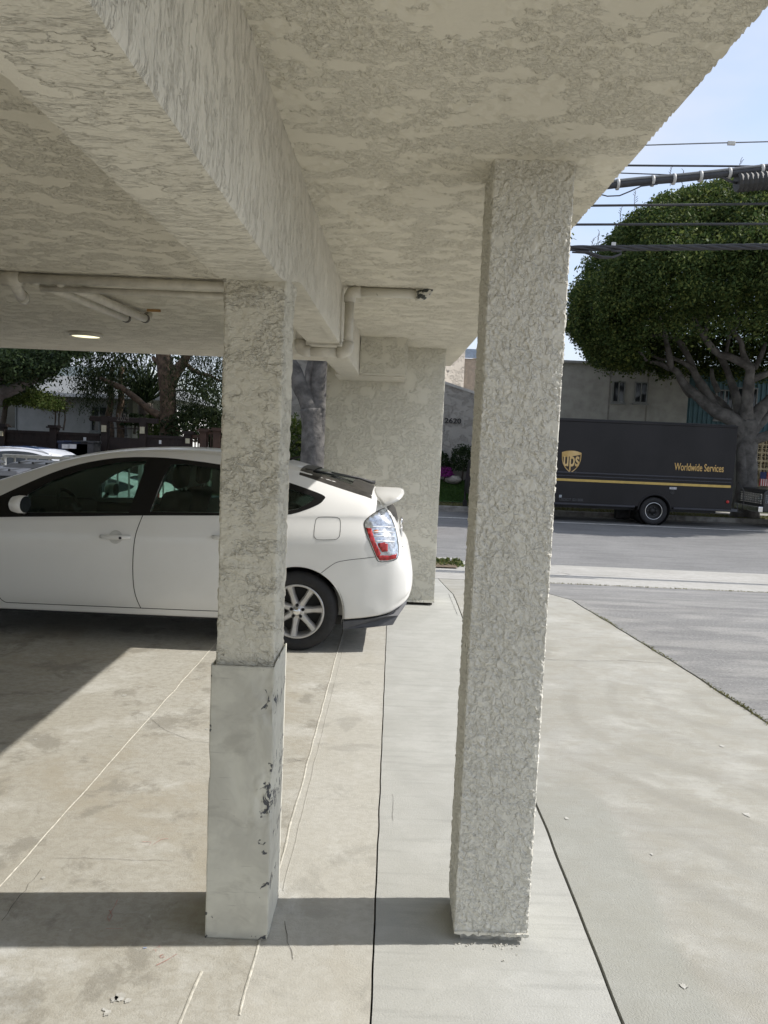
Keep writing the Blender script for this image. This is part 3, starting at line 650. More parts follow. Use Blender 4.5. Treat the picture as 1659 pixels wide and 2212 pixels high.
class Body:
    """lofted car body in local axes: x rearwards from the rear axle, y across, z up"""
    # rows: u, bottom z, roof z, roof edge z, roof edge halfwidth, belt z, belt halfwidth, widest halfwidth, sill halfwidth
    def __init__(s, tab): s.tab = tab
    def ctl(s, u):
        zb, zr, ze, wr, zt, wt, wm, ws = crm(s.tab, u)
        ze = min(ze, zr-.006); zt = min(zt, ze-.006); H = zt-zb
        mid = zb+H*.55
        return [(0,zb),(ws*.75,zb),(ws*.97,zb+.012),(ws,zb+.05),(wm-.012,zb+H*.22),(wm,mid),(wm-.006,zb+H*.78),(wt+.012,zt-H*.05),(wt,zt),
                (wt+(wr-wt)*.5+.018,zt+(ze-zt)*.52),(wr,ze),(wr-.05*(wr/.6),ze+(zr-ze)*.45),(wr*.62,ze+(zr-ze)*.86),(wr*.3,zr-(zr-ze)*.03),(0,zr)]
    def ring(s, u, n=4, off=0, zmin=None):
        c = s.ctl(u); c = [(max(0,a-off) if a > 0 else 0, b-(off if i > 8 else 0)) for i,(a,b) in enumerate(c)]
        if zmin is not None: c = [(a, max(b, zmin)) for a,b in c]
        tab = [(i, a, b) for i,(a,b) in enumerate(c)]
        return [tuple(crm(tab, i/n)) for i in range((len(c)-1)*n+1)]
    def mesh(s, us, off=0, zmin=None, n=4):
        m = MB(); R = []
        for u in us:
            h = s.ring(u, n, off, zmin); R.append([(u,-a,b) for a,b in h]+[(u,a,b) for a,b in h[-2:0:-1]])
        k = len(R[0]); vs = [p for r in R for p in r]
        fs = [(i*k+j, i*k+(j+1)%k, (i+1)*k+(j+1)%k, (i+1)*k+j) for i in range(len(us)-1) for j in range(k)]
        fs += [tuple(range(k)), tuple((len(us)-1)*k+j for j in range(k-1,-1,-1))]
        m.add(vs, fs); return m
    def hw(s, u, z):    # half width of the side at a height
        key = round(u,3)
        if not hasattr(s,'_c'): s._c = {}
        if key not in s._c: s._c[key] = s.ring(key, 6)
        r = s._c[key]
        best = None
        for (a,b),(c,d) in zip(r[12:], r[13:]):
            if (b-z)*(d-z) <= 0 and abs(d-b) > 1e-9:
                best = a+(c-a)*(z-b)/(d-b); break
        return best if best is not None else r[-1][0]*.5
    def zt(s, u, y):
        r = s.ring(u, 6); y = abs(y)
        for (a,b),(c,d) in list(zip(r[1:], r[:-1]))[::-1]:
            if (a-y)*(c-y) <= 0 and abs(c-a) > 1e-9: return b+(d-b)*(y-a)/(c-a)
        return r[-1][1]
    def patch(s, poly, off, side=-1, hole=None, cell=.03, thick=.003, top=False):
        """a thin panel that follows the body: poly in (u,z), or (u,y) for top panels"""
        bm = bmesh.new()
        def loop(p):
            v = [bm.verts.new((a,0,b)) for a,b in p]; return [bm.edges.new((v[i],v[(i+1)%len(v)])) for i in range(len(v))]
        e = loop(poly)
        if hole: e += loop(hole)
        bmesh.ops.triangle_fill(bm, use_beauty=True, use_dissolve=False, edges=e)
        us = [p[0] for p in poly]; zs = [p[1] for p in poly]
        def cuts(a, b, nv):
            c = a+cell
            while c < b:
                bmesh.ops.bisect_plane(bm, geom=bm.verts[:]+bm.edges[:]+bm.faces[:], plane_co=nv*c, plane_no=nv); c += cell
        cuts(min(us), max(us), Vector((1,0,0))); cuts(min(zs), max(zs), Vector((0,0,1)))
        bm.verts.index_update(); P = []; Qv = []
        for v in bm.verts:
            u, z = v.co.x, v.co.z
            if top: P.append((u, z, s.zt(u,z)+off)); Qv.append((u, z, s.zt(u,z)+off-thick))
            else:
                h = s.hw(u,z); P.append((u, side*(h+off), z)); Qv.append((u, side*(h+off-thick), z))
        n = len(P); fs = [tuple(v.index for v in f.verts) for f in bm.faces]; ed = [tuple(v.index for v in x.verts) for x in bm.edges if len(x.link_faces) == 1]
        bm.free(); m = MB()
        m.add(P+Qv, fs+[tuple(i+n for i in f[::-1]) for f in fs]+[(a,b,b+n,a+n) for a,b in ed]); return m
def ribbon(pts, w):    # closed outline round a polyline in the panel plane
    L_, R_ = [], []
    P = [Vector((a,b)) for a,b in pts]
    for i, p in enumerate(P):
        d = (P[min(i+1,len(P)-1)]-P[max(i-1,0)]).normalized(); nn = Vector((-d.y,d.x))*w; L_.append(tuple(p+nn)); R_.append(tuple(p-nn))
    return L_+R_[::-1]
def smooth_poly(p, n=4, closed=True):
    P = [np.array(q, float) for q in p]; k = len(P); out = []
    for i in range(k if closed else k-1):
        a,b,c,d = [P[(i+j)%k] if closed else P[max(0,min(k-1,i+j))] for j in (-1,0,1,2)]
        for t in [x/n for x in range(n)]:
            out.append(tuple(.5*((2*b)+(-a+c)*t+(2*a-5*b+4*c-d)*t*t+(-a+3*b-3*c+d)*t**3)))
    if not closed: out.append(tuple(P[-1]))
    return out
def wheel(parent, u, yo, r, rr, side=-1, spokes=7, full=True, rot=0, width=.19, M_r=None):
    """yo: y of the outer tyre face; children wheel > tyre, rim"""
    M_r = M_r or M_rim; s = side; w = width
    def P(prof): return [(a, -s*b) for a,b in prof]
    c = (u, yo, r)
    tyre = MB().lathe(P([(rr,.012),(rr+.012,.004),(rr+.03,-.004),(r-.05,-.006),(r-.025,.002),(r-.008,.014),(r-.0005,.034),(r,.06),(r,w-.04),(r-.012,w-.012),(r-.05,w),(rr,w-.01)]), c, 'Y', 64, close=True)
    wh = tyre.build('wheel', M_tyre, parent, smooth=True, world=False)
    if not full:
        MB().lathe(P([(rr+.002,.02),(rr-.02,.03),(rr*.5,.05),(rr*.2,.03),(0,.03)]), c, 'Y', 32).build('rim', M_r, wh, smooth=True, world=False); return wh
    MB().lathe(P([(rr+.004,.006),(rr-.002,.000),(rr-.012,.003),(rr-.018,.03),(rr-.03,.10),(rr-.03,w-.03)]), c, 'Y', 72).build('rim', M_r, wh, smooth=True, world=False)
    MB().lathe(P([(rr-.03,.105),(.10,.10),(.09,.085),(.0,.085)]), c, 'Y', 40).build('brake_disc', M_cab, wh, smooth=True, world=False)
    for k in range(spokes):
        t = rot+2*math.pi*k/spokes; er = Vector((math.cos(t),0,math.sin(t))); et = Vector((-math.sin(t),0,math.cos(t))); C_ = Vector((u,yo,r))
        m = MB(); vs = []
        for rad, hwid, dep in ((.040,.030,.022),(.075,.026,.018),(.12,.023,.016),(rr-.03,.027,.010),(rr-.008,.034,.006)):
            for q, dd in ((-1,.022),(-.55,0),(.55,0),(1,.022)): vs.append(C_+er*rad+et*(hwid*q)+Vector((0,-s*(dep+dd),0)))
            for q in (1,-1): vs.append(C_+er*rad+et*(hwid*q)+Vector((0,-s*(dep+.055),0)))
        fs = []
        for i in range(4):
            for j in range(6): fs.append((6*i+j, 6*i+(j+1)%6, 6*i+6+(j+1)%6, 6*i+6+j))
        fs += [tuple(range(6)), tuple(24+j for j in range(5,-1,-1))]
        m.add(vs, fs); m.build('spoke', M_r, wh, world=False, bevel=.003)
    MB().lathe(P([(.062,.05),(.060,.026),(.052,.020),(.034,.020),(.030,.010)]), c, 'Y', 40).build('hub', M_r, wh, smooth=True, world=False)
    MB().lathe(P([(.031,.016),(.030,.006),(.022,.001),(0,-.001)]), c, 'Y', 32).build('centre_cap', M_chrome, wh, smooth=True, world=False)
    for k in range(5):
        t = math.pi/2+2*math.pi*k/5; q = (u+.047*math.cos(t), yo, r+.047*math.sin(t))
        MB().lathe(P([(.0125,.03),(.0125,.016),(.009,.0145),(.008,.02),(0,.02)]), q, 'Y', 16).build('lug_nut', M_blkmat, wh, smooth=True, world=False)
    return wh

# rows: u, bottom z, roof z, roof edge z, roof edge hw, belt z, belt hw, max hw, sill hw
HB = [(-3.60,.30,.52,.50,.30,.48,.34,.36,.30),(-3.56,.24,.66,.62,.42,.58,.50,.52,.45),(-3.45,.20,.76,.72,.55,.66,.68,.70,.62),(-3.25,.19,.86,.80,.62,.74,.78,.80,.72),
      (-3.0,.20,.945,.88,.66,.82,.82,.845,.79),(-2.85,.205,1.02,.93,.68,.885,.825,.855,.80),(-2.68,.207,1.115,1.03,.665,.905,.825,.86,.805),(-2.5,.207,1.195,1.115,.645,.915,.825,.862,.807),
      (-2.22,.207,1.300,1.215,.62,.928,.825,.862,.807),(-1.94,.207,1.390,1.318,.60,.943,.825,.862,.807),(-1.76,.207,1.432,1.368,.592,.951,.824,.862,.807),(-1.53,.207,1.470,1.415,.585,.963,.822,.862,.807),
      (-1.3,.207,1.491,1.44,.58,.975,.82,.862,.807),(-1.07,.207,1.499,1.445,.578,.986,.818,.862,.807),(-.81,.207,1.495,1.435,.575,1.0,.815,.862,.807),(-.5,.21,1.468,1.40,.572,1.012,.81,.862,.81),
      (-.25,.215,1.428,1.362,.57,1.025,.80,.862,.815),(-.05,.22,1.382,1.328,.57,1.035,.79,.862,.82),(.2,.23,1.325,1.262,.575,1.045,.775,.855,.825),(.4,.25,1.263,1.208,.58,1.05,.755,.842,.82),
      (.5,.262,1.218,1.178,.585,1.045,.742,.830,.81),(.575,.275,1.165,1.125,.60,1.02,.73,.815,.80),(.63,.285,1.09,1.065,.62,.985,.715,.803,.78),(.68,.30,1.03,1.01,.62,.93,.70,.79,.76),
      (.72,.32,.93,.905,.61,.86,.685,.772,.735),(.745,.335,.83,.815,.62,.79,.67,.757,.715),(.785,.365,.785,.775,.61,.755,.66,.728,.68),(.82,.40,.725,.712,.56,.69,.62,.67,.62),(.84,.44,.64,.63,.48,.61,.53,.57,.53),(.848,.48,.58,.575,.40,.56,.44,.47,.42)]
ZB = Body(HB)
def us_for(a, b, step=.05):
    xs = set(np.round(np.arange(a, b+1e-6, step),4)); xs |= {r[0] for r in HB if a <= r[0] <= b}; xs |= {a,b}; xs = sorted(xs)
    o = [xs[0]]
    for x in xs[1:]:
        if x-o[-1] > .008: o.append(x)
    return o
WXc, YC = -.654, 5.68+.862
car = thing('parked_car', (WXc,YC,0), 'dusty white hatchback with rear spoiler parked nose-in under the carport', 'car')
# --- side window outlines (u,z)
W_outer = smooth_poly([(-2.60,.905),(-2.40,1.035),(-2.19,1.155),(-1.976,1.262),(-1.766,1.34),(-1.556,1.388),(-1.398,1.408),(-1.241,1.416),(-1.031,1.413),(-.684,1.383),(-.40,1.335),(-.152,1.272),(.05,1.213),(.142,1.178),(.138,1.150),(.10,1.115),(-.02,1.062),(-.15,1.030),(-.40,1.020),(-.63,1.008),(-1.22,.983),(-1.77,.953),(-2.28,.926),(-2.50,.907)], 3)
F_glass = [(-2.13,.965),(-2.11,1.10),(-1.96,1.20),(-1.76,1.287),(-1.56,1.345),(-1.40,1.374),(-1.245,1.383),(-1.262,1.25),(-1.315,1.0),(-1.72,.985)]
B_glass = [(-1.155,1.012),(-1.09,1.28),(-1.055,1.365),(-.95,1.373),(-.70,1.352),(-.50,1.322),(-.42,1.30),(-.44,1.16),(-.47,1.032)]
C_glass = [(-.39,1.05),(-.355,1.20),(-.335,1.275),(-.15,1.228),(.03,1.180),(.07,1.163),(.045,1.135),(-.045,1.080),(-.15,1.057)]
def grow(poly, d):
    c = np.mean(np.array(poly),axis=0); return [tuple(np.array(p)+(np.array(p)-c)/np.linalg.norm(np.array(p)-c)*d) for p in poly]
body = ZB.mesh(us_for(-3.60,.848)).build('body', M_white, car, world=False)
cav = ZB.mesh(us_for(-2.86,.42), .045, .46).build('tmp', None, None, world=False); cav.location = car.location
cut = [cav]
body_par = body.parent; bpy.context.view_layer.update()
def cutter(mb): 
    o = mb.build('tmp', None, None, world=False); o.location = car.location; return o
for G in (F_glass, B_glass, C_glass): cut.append(cutter(MB().prism(G, -1.2, 1.2)))
RG = [(-.02,-.50),(-.02,.50),(.44,.52),(.44,-.52)]; WS = [(-2.82,-.62),(-2.05,-.52),(-2.05,.52),(-2.82,.62)]
cut.append(cutter(MB().plate(RG, 1.0, 1.8))); cut.append(cutter(MB().plate(WS, .97, 1.8)))
for uu in (-.025,-2.72):
    for ys_ in ((-1.2,-.60),(.60,1.2)):
        cut.append(cutter(MB().lathe([(0,ys_[0]),(.352,ys_[0]),(.352,ys_[1]),(0,ys_[1])], (uu,0,.305), 'Y', 64)))
bpy.context.view_layer.update()
bool_apply(body, cut); body.data.materials.clear(); body.data.materials.append(M_white)
body.data.polygons.foreach_set('use_smooth', [True]*len(body.data.polygons))
try: body.data.set_sharp_from_angle(angle=math.radians(32))
except Exception: pass
cb = lambda mb, name, mat, par=car, **k: mb.build(name, mat, par, world=False, **k)
for s in (-1, 1):
    for nm, G in (('front_window',F_glass),('rear_window',B_glass),('quarter_window',C_glass)): cb(ZB.patch(grow(G,.008), -.010, s, cell=.06), nm, M_glass, smooth=False)
    # black surround: four strips between the panes
    fr = MB()
    def piece(p): q = ZB.patch(p, .0022, s, cell=.05, thick=.012); fr.add(q.v, q.f)
    bm_ = None
    # surround with three holes
    bm = bmesh.new()
    def lp_(p):
        v = [bm.verts.new((a,0,b)) for a,b in p]; return [bm.edges.new((v[i],v[(i+1)%len(v)])) for i in range(len(v))]
    e = lp_(W_outer)+lp_(F_glass)+lp_(B_glass)+lp_(C_glass); bmesh.ops.triangle_fill(bm, use_beauty=True, edges=e)
    for c in np.arange(-2.6,.15,.05): bmesh.ops.bisect_plane(bm, geom=bm.verts[:]+bm.edges[:]+bm.faces[:], plane_co=(c,0,0), plane_no=(1,0,0))
    for c in np.arange(.92,1.42,.05): bmesh.ops.bisect_plane(bm, geom=bm.verts[:]+bm.edges[:]+bm.faces[:], plane_co=(0,0,c), plane_no=(0,0,1))
    bm.verts.index_update(); P1 = [(v.co.x, s*(ZB.hw(v.co.x,v.co.z)+.0025), v.co.z) for v in bm.verts]; P2 = [(a, b-s*.014, c) for a,b,c in P1]; n = len(P1)
    f0 = [tuple(v.index for v in f.verts) for f in bm.faces]; ed = [tuple(v.index for v in x.verts) for x in bm.edges if len(x.link_faces) == 1]; bm.free()
    fr.add(P1+P2, f0+[tuple(i+n for i in f[::-1]) for f in f0]+[(a,b,b+n,a+n) for a,b in ed]); cb(fr, 'window_surround', M_blktrim)
    # seams, handles
    for nm, pts, w in (('door_seam', smooth_poly([(-1.206,.985),(-1.244,.852),(-1.258,.72),(-1.261,.566),(-1.249,.413),(-1.211,.276)],5,False), .0028),
                  ('door_seam', smooth_poly([(-2.30,.925),(-2.30,.6),(-2.29,.36),(-2.255,.285),(-2.206,.275)],5,False), .0028),
                  ('sill_seam', [(-2.206,.275),(-1.8,.2755),(-1.216,.277),(-.8,.278),(-.62,.28),(-.45,.29)], .0028),
                  ('door_seam', smooth_poly([(-.47,1.015),(-.44,.85),(-.40,.74),(-.43,.62),(-.46,.5)],5,False), .0028),
                  ('bumper_seam', smooth_poly([(.127,.592),(.19,.645),(.25,.69),(.308,.71),(.43,.730),(.561,.748)],4,False), .0018)):
        cb(ZB.patch(ribbon(pts, w), .0012, s, cell=.06), nm, M_seam)
    rr_ = [(.088,.90),(.092,.995),(.11,1.020),(.14,1.026),(.225,1.028),(.258,1.022),(.275,.998),(.278,.905),(.262,.878),(.235,.869),(.125,.864),(.098,.876)]
    fd = smooth_poly(rr_, 3)
    if s < 0: cb(ZB.patch(grow(fd,.0032), .0012, s, hole=fd, cell=.06), 'fuel_door_seam', M_seam)
    for hx, hz in ((-1.39,.817),(-.55,.85)):
        y0 = ZB.hw(hx,hz)
        h = MB().tube([(hx-.115,s*(y0+.004),hz),(hx-.085,s*(y0+.026),hz),(hx-.03,s*(y0+.034),hz+.002),(hx+.05,s*(y0+.034),hz+.003),(hx+.085,s*(y0+.028),hz+.003),(hx+.108,s*(y0+.004),hz+.003)], [.014,.0175,.0185,.0185,.0175,.014], 14)
        ho = cb(h, 'door_handle', M_white, smooth=True)
        cb(MB().lathe([(.008,0),(.008,.004),(0,.004)],(hx+.092,s*(y0+.030)-.002,hz+.003),'Y',14), 'key_lock', M_grey, ho)
        cb(MB().box(hx+.036,hx+.056,s*(y0+.0505)-.003,s*(y0+.0505)+.003,hz-.008,hz+.010), 'sensor_button', M_blkmat, ho, bevel=.002)
        cup = [(hx-.005+.052*math.cos(t), hz+.050*math.sin(t)) for t in np.linspace(0,2*math.pi,28,endpoint=False)]
        q = ZB.patch(cup, .001, s, cell=.01, thick=.0005)
        q.v = [(a, b-s*.013*max(0,1-((a-hx+.005)/.052)**2-((c-hz)/.050)**2)**.5*0+s*.0008, c) for a,b,c in q.v]
        cb(q, 'handle_recess', simple('recess shade', (.60,.60,.57), .5), smooth=True)  # flat disc; the shade of the recess is painted as a darker tone
    # tail lamp
    LAMP = smooth_poly([(.598,1.098),(.52,1.060),(.463,1.008),(.462,.965),(.50,.87),(.553,.755),(.578,.716),(.64,.716),(.712,.735),(.722,.80),(.712,.87),(.690,.95),(.662,1.02),(.628,1.075)],3)
    lam = cb(ZB.patch(LAMP, .004, s, cell=.02, thick=.010), 'tail_lamp', simple('lamp reflector', (.52,.55,.58), .15, metal=.75, vs=40, var=.35), smooth=True)
    M_redl = simple('red lamp lens', (.36,.03,.03), .12, vs=30, var=.3); M_or = simple('amber bulb', (.45,.14,.05), .3)
    cb(ZB.patch([(.470,.962),(.512,.957),(.545,.865),(.590,.775),(.580,.745),(.562,.748),(.508,.868)], .0065, s, cell=.02), 'red_lens', M_redl, lam, smooth=True)
    cb(ZB.patch([(.562,.752),(.60,.760),(.66,.758),(.712,.772),(.708,.737),(.64,.721),(.583,.721)], .0065, s, cell=.02), 'red_lens', M_redl, lam, smooth=True)
    cb(ZB.patch([(.565,.850),(.615,.858),(.640,.845),(.642,.79),(.60,.785),(.568,.83)], .0062, s, cell=.02), 'red_lens', M_redl, lam, smooth=True)
    cb(ZB.patch([(.53,.945),(.565,.948),(.563,.925),(.532,.922)], .0062, s, cell=.02), 'amber_bulb', M_or, lam, smooth=True)
    for zz in (.972,.935,.905,.868): cb(ZB.patch(ribbon([(.505+(.97-zz)*.35,zz-.004),(.60,zz),(.690,zz-.012)], .0035 if zz != .868 else .006), .0068, s, cell=.03), 'lens_rib', simple('white rib', (.72,.75,.78), .15), lam, smooth=True)
    cb(ZB.patch(ribbon(LAMP+[LAMP[0]], .0045), .003, s, cell=.03, thick=.006), 'lamp_seal', M_seam, lam)
    # mirrors
    mx0, my = -2.09, s*(.93)
    mm = MB(); mm.lathe([(.0,-.085),(.035,-.08),(.060,-.055),(.070,0),(.068,.05),(.062,.055)], (0,0,0), 'X', 20)
    mm.v = [(mx0+.01+a*.75, my+s*b*1.35*1.0, 1.04+c*.95) for a,b,c in mm.v]; mo = cb(mm, 'wing_mirror', M_white, smooth=True)
    gl_ = MB(); gl_.lathe([(.064,.052),(.058,.048),(0,.048)], (0,0,0), 'X', 20); gl_.v = [(mx0+.015+a*.75, my+s*b*1.35, 1.04+c*.95) for a,b,c in gl_.v]; cb(gl_, 'mirror_glass', M_dkglass, mo)
    cb(MB().tube([(mx0-.01,s*.80,.965),(mx0-.01,s*.88,1.0)], .02, 10), 'mirror_arm', M_blkmat, mo, smooth=True)
    # wheel arch lips, wheels
    for uu in (-.025,-2.72):
        lip = MB(); ys2 = []
        pts = [(uu+.353*math.cos(t), .305+.353*math.sin(t)) for t in np.linspace(-.12,math.pi+.12,40)]
        lip.tube([(a, s*(ZB.hw(a,max(b,.24))-.004), b) for a,b in pts], .006, 8); cb(lip, 'arch_lip', M_white, smooth=True)
        wp = [(uu+.36*math.cos(t), .305+.36*math.sin(t)) for t in np.linspace(-.15,math.pi+.15,36)]; ww_ = MB(); k = len(wp)
        ww_.add([(a,s*.845,b) for a,b in wp]+[(a,s*.56,b) for a,b in wp], [(i,i+1,k+i+1,k+i) for i in range(k-1)]+[tuple(range(2*k-1,k-1,-1))]); cb(ww_, 'wheel_well', M_blkmat)
        wheel(car, uu, s*.835, .306, .205, s, 7, True, .10)
# rear glass, windscreen
cb(ZB.patch([(-.03,-.51),(-.03,.51),(.45,.53),(.45,-.53)], -.006, top=True, cell=.06), 'rear_screen', M_glass)
M_ds = simple('dusty black glass edge', (.035,.032,.028), .45, var=.4, vs=15)
cb(ZB.patch([(-.07,-.575),(-.07,.575),(.50,.605),(.50,-.605)], .002, top=True, hole=[(.02,-.46),(.02,.46),(.34,.48),(.34,-.48)], cell=.05), 'screen_border', M_ds)
cb(ZB.patch([(-2.83,-.63),(-2.04,-.53),(-2.04,.53),(-2.83,.63)], -.006, top=True, cell=.1), 'windscreen', M_glass)
# spoiler: swept blade over the tail
sp = MB(); rows = []
for y in np.linspace(-.70,.70,29):
    k = abs(y)/.70; e = k**3; le = .49+.095*e; te = .757-.042*e; zl = 1.218-.080*e; ze_ = 1.204-.016*e; md = (le+te)/2; th = .034-.008*e
    rows.append([(le,y,zl-.012),(le+.03,y,zl),(md,y,(zl+ze_)/2+.004),(te-.03,y,ze_+.001),(te,y,ze_-.006),(te-.008,y,ze_-.020),(md+.01,y,(zl+ze_)/2-th*.85),(le+.02,y,zl-.050+.026*e)])
k_ = 8; sp.add([p for r in rows for p in r], [(i*k_+j,i*k_+(j+1)%k_,(i+1)*k_+(j+1)%k_,(i+1)*k_+j) for i in range(28) for j in range(k_)]+[tuple(range(k_)), tuple(28*k_+j for j in range(k_-1,-1,-1))])
cb(sp, 'spoiler', M_white, smooth=True)
# lower rear glass strip, plate, badge, wiper
q = MB()
for y in np.linspace(-.62,.62,13): pass
rows = [[(.612+.0*abs(y)-.03*(abs(y)/.62)**3,y,1.12),(.695-.035*(abs(y)/.62)**3,y,1.03),(.715-.035*(abs(y)/.62)**3,y,.965),(.60,y,.955)] for y in np.linspace(-.60,.60,15)]
q.add([p for r in rows for p in r], [(i*4+j,i*4+(j+1)%4,(i+1)*4+(j+1)%4,(i+1)*4+j) for i in range(14) for j in range(4)]+[(0,1,2,3),(59,58,57,56)])
cb(q, 'lower_rear_glass', M_ds, smooth=False)
cb(MB().tube([(.50,.0,1.262),(.47,-.03,1.268),(.38,-.12,1.300),(.16,-.30,1.345)], [.018,.014,.010,.006], 10), 'wiper_arm', M_blkmat, smooth=True)
cb(MB().tube([(.36,-.08,1.292),(.18,-.25,1.330),(-.04,-.42,1.368)], [.005,.009,.005], 8), 'wiper_blade', M_blkmat, smooth=True)
cb(MB().tube([(.74,0,.93),(.752,0,.93)], .045, 20), 'badge', M_chrome, smooth=True)
cb(MB().box(.742,.756,-.16,.16,.83,.90), 'number_plate', simple('plate white', (.6,.6,.6), .5))
cb(MB().lathe([(.0,-.03),(.011,-.02),(.012,.01),(.004,.02)],(.74,-.62,.80),'X',12), 'hatch_stop', M_blkmat, smooth=True)
cb(MB().tube([(-.23,0,1.43),(-.15,0,1.452),(-.13,0,1.452)], [.012,.008,.004], 8), 'antenna_base', M_blkmat, smooth=True)
# dark lower rear valance
dv = [(.324,.243),(.50,.262),(.649,.29),(.74,.335),(.812,.395),(.806,.352),(.744,.283),(.705,.217),(.50,.195),(.327,.179)]
def hwv(u): return float(crm([(.30,.815),(.5,.80),(.62,.78),(.70,.755),(.76,.70),(.80,.62),(.815,.52)], u)[0])
ring_ = [[(u,y*hwv(u)*1.0,z) for u,z in dv] for y in (-1.0,-.97,-.5,0,.5,.97,1.0)]
m = MB(); k_ = len(dv); m.add([p for r in ring_ for p in r], [(i*k_+j,i*k_+(j+1)%k_,(i+1)*k_+(j+1)%k_,(i+1)*k_+j) for i in range(6) for j in range(k_)]+[tuple(range(k_)), tuple(6*k_+j for j in range(k_-1,-1,-1))])
cb(m, 'rear_valance', M_grey, bevel=.004)
cb(MB().box(-3.3,.3,-.62,.62,.17,.24), 'underbody', M_blkmat); cb(MB().box(.25,.70,-.55,.55,.21,.30), 'underbody', M_blkmat)
# cabin
def rbox(x0,x1,y0,y1,z0,z1,name,mat,par,bev=.03,tilt=0,pv=None):
    m = MB().box(x0,x1,y0,y1,z0,z1)
    if tilt:
        px, pz_ = pv; c_, s_ = math.cos(tilt), math.sin(tilt); m.v = [(px+(a-px)*c_+(c-pz_)*s_, b, pz_-(a-px)*s_+(c-pz_)*c_) for a,b,c in m.v]
    return cb(m, name, mat, par, bevel=bev, seg=4, smooth=True)
for y in (-.36,.36):
    seat = rbox(-1.75,-1.22,y-.25,y+.25,.48,.66,'front_seat',M_cab,car)
    rbox(-1.28,-1.14,y-.24,y+.24,.62,1.16,'seat_back',M_cab,seat,.05,.28,(-1.2,.62))
    rbox(-1.10,-1.01,y-.13,y+.13,1.17,1.36,'headrest',M_cab,seat,.045,.12,(-1.05,1.17))
    cb(MB().tube([(-1.06,y-.05,1.08),(-1.05,y-.05,1.2)],.007,8).tube([(-1.06,y+.05,1.08),(-1.05,y+.05,1.2)],.007,8), 'headrest_post', M_chrome, seat)
rs = rbox(-.75,-.25,-.60,.60,.48,.66,'rear_seat',M_cab,car); rbox(-.30,-.15,-.60,.60,.62,1.12,'seat_back',M_cab,rs,.05,.25,(-.25,.62))
for y in (-.36,.36): rbox(-.18,-.10,y-.12,y+.12,1.08,1.22,'headrest',M_cab,rs,.035)
rbox(-2.75,-2.12,-.70,.70,.70,.97,'dashboard',M_cab,car,.05); rbox(-2.3,-1.8,-.12,.12,.5,.80,'console',M_cab,car,.04)
sw = MB(); c0 = Vector((-1.93,-.36,.95)); ax = Vector((.9,0,.43)).normalized(); a1 = Vector((0,1,0)); a2 = ax.cross(a1)
sw.tube([c0+(a1*math.cos(t)+a2*math.sin(t))*.185 for t in np.linspace(0,2*math.pi,33)], .014, 8, cap=False); swo = cb(sw, 'steering_wheel', M_blkmat, smooth=True)
cb(MB().tube([c0-ax*.03,c0+ax*.02],.06,12).tube([c0-a1*.18,c0+a1*.18],.012,6).tube([c0,c0-a2*.18],.012,6), 'wheel_hub', M_blkmat, swo, smooth=True)
rbox(-2.05,-2.01,-.11,.11,1.27,1.33,'rear_view_mirror',M_blkmat,car,.015)
rbox(-2.35,-1.2,-.80,-.74,.47,.93,'door_card',M_cab,car,.02); rbox(-2.35,-1.2,.74,.80,.47,.93,'door_card',M_cab,car,.02)

# ================================================================== SIMPLE STREET CARS
def street_car(name, x0, yn, zg, scale, paint, label, cat, group=None, flip=False, roofk=1.0, rails=False, grp=None):
    """car parked along X; x0 = rear axle, yn = near side"""
    t = thing(name, (x0, yn+.862*scale, zg), label, cat, group, rz=math.pi if flip else 0); t.scale = (scale,scale,scale*roofk)
    c = lambda mb, nm, mat, par=t, **k: mb.build(nm, mat, par, world=False, **k)
    c(ZB.mesh(us_for(-3.6,.848,.12), n=2), 'body', paint, smooth=True)
    for s in (-1,1):
        w = c(ZB.patch(W_outer, .004, s, cell=.15), 'side_window', M_dkglass)
        c(ZB.patch([(.598,1.098),(.463,1.0),(.553,.745),(.70,.74),(.66,1.02)], .006, s, cell=.05), 'tail_lamp', M_redl)
        for uu in (-.025,-2.72): wheel(t, uu, s*.875, .306, .205, s, full=False)
    c(ZB.patch([(-.05,-.52),(-.05,.52),(.45,.54),(.45,-.54)], .004, top=True, cell=.1), 'rear_screen', M_dkglass)
    c(ZB.patch([(-2.83,-.63),(-2.04,-.53),(-2.04,.53),(-2.83,.63)], .004, top=True, cell=.1), 'windscreen', M_dkglass)
    if rails:
        for s in (-1,1):
            c(MB().tube([(-1.9,s*.56,1.36),(-1.7,s*.55,1.43),(-1.0,s*.55,1.485),(-.4,s*.55,1.44),(-.25,s*.56,1.38)], .014, 8), 'roof_rail', M_chrome, smooth=True)
        c(ZB.patch([(-1.55,-.38),(-1.55,.38),(-.75,.38),(-.75,-.38)], .004, top=True, cell=.1), 'sunroof', simple('blue sunroof glass', (.02,.05,.14), .08))
    return t
street_car('parked_car', -9.15, 15.9, -.45, 1.02, M_silver, 'shiny white wagon with roof rails parked on the street beyond the white railing', 'car', 'cars parked along the near kerb', flip=True, roofk=1.08, rails=True)
street_car('parked_car', -5.25, 15.0, -.45, .98, M_white, 'white hatchback seen through the front windows of the carport car', 'car', 'cars parked along the near kerb', flip=False, roofk=.86)
street_car('parked_car', -2.55, 17.6, -.45, .9, M_orange, 'orange vehicle glimpsed through the rear window of the carport car', 'car', flip=True, roofk=.95)
street_car('parked_car', -14.0, 20.6, -.45, 1.0, M_red, 'red car parked across the street in front of the dark fence', 'car', flip=True, roofk=1.12)

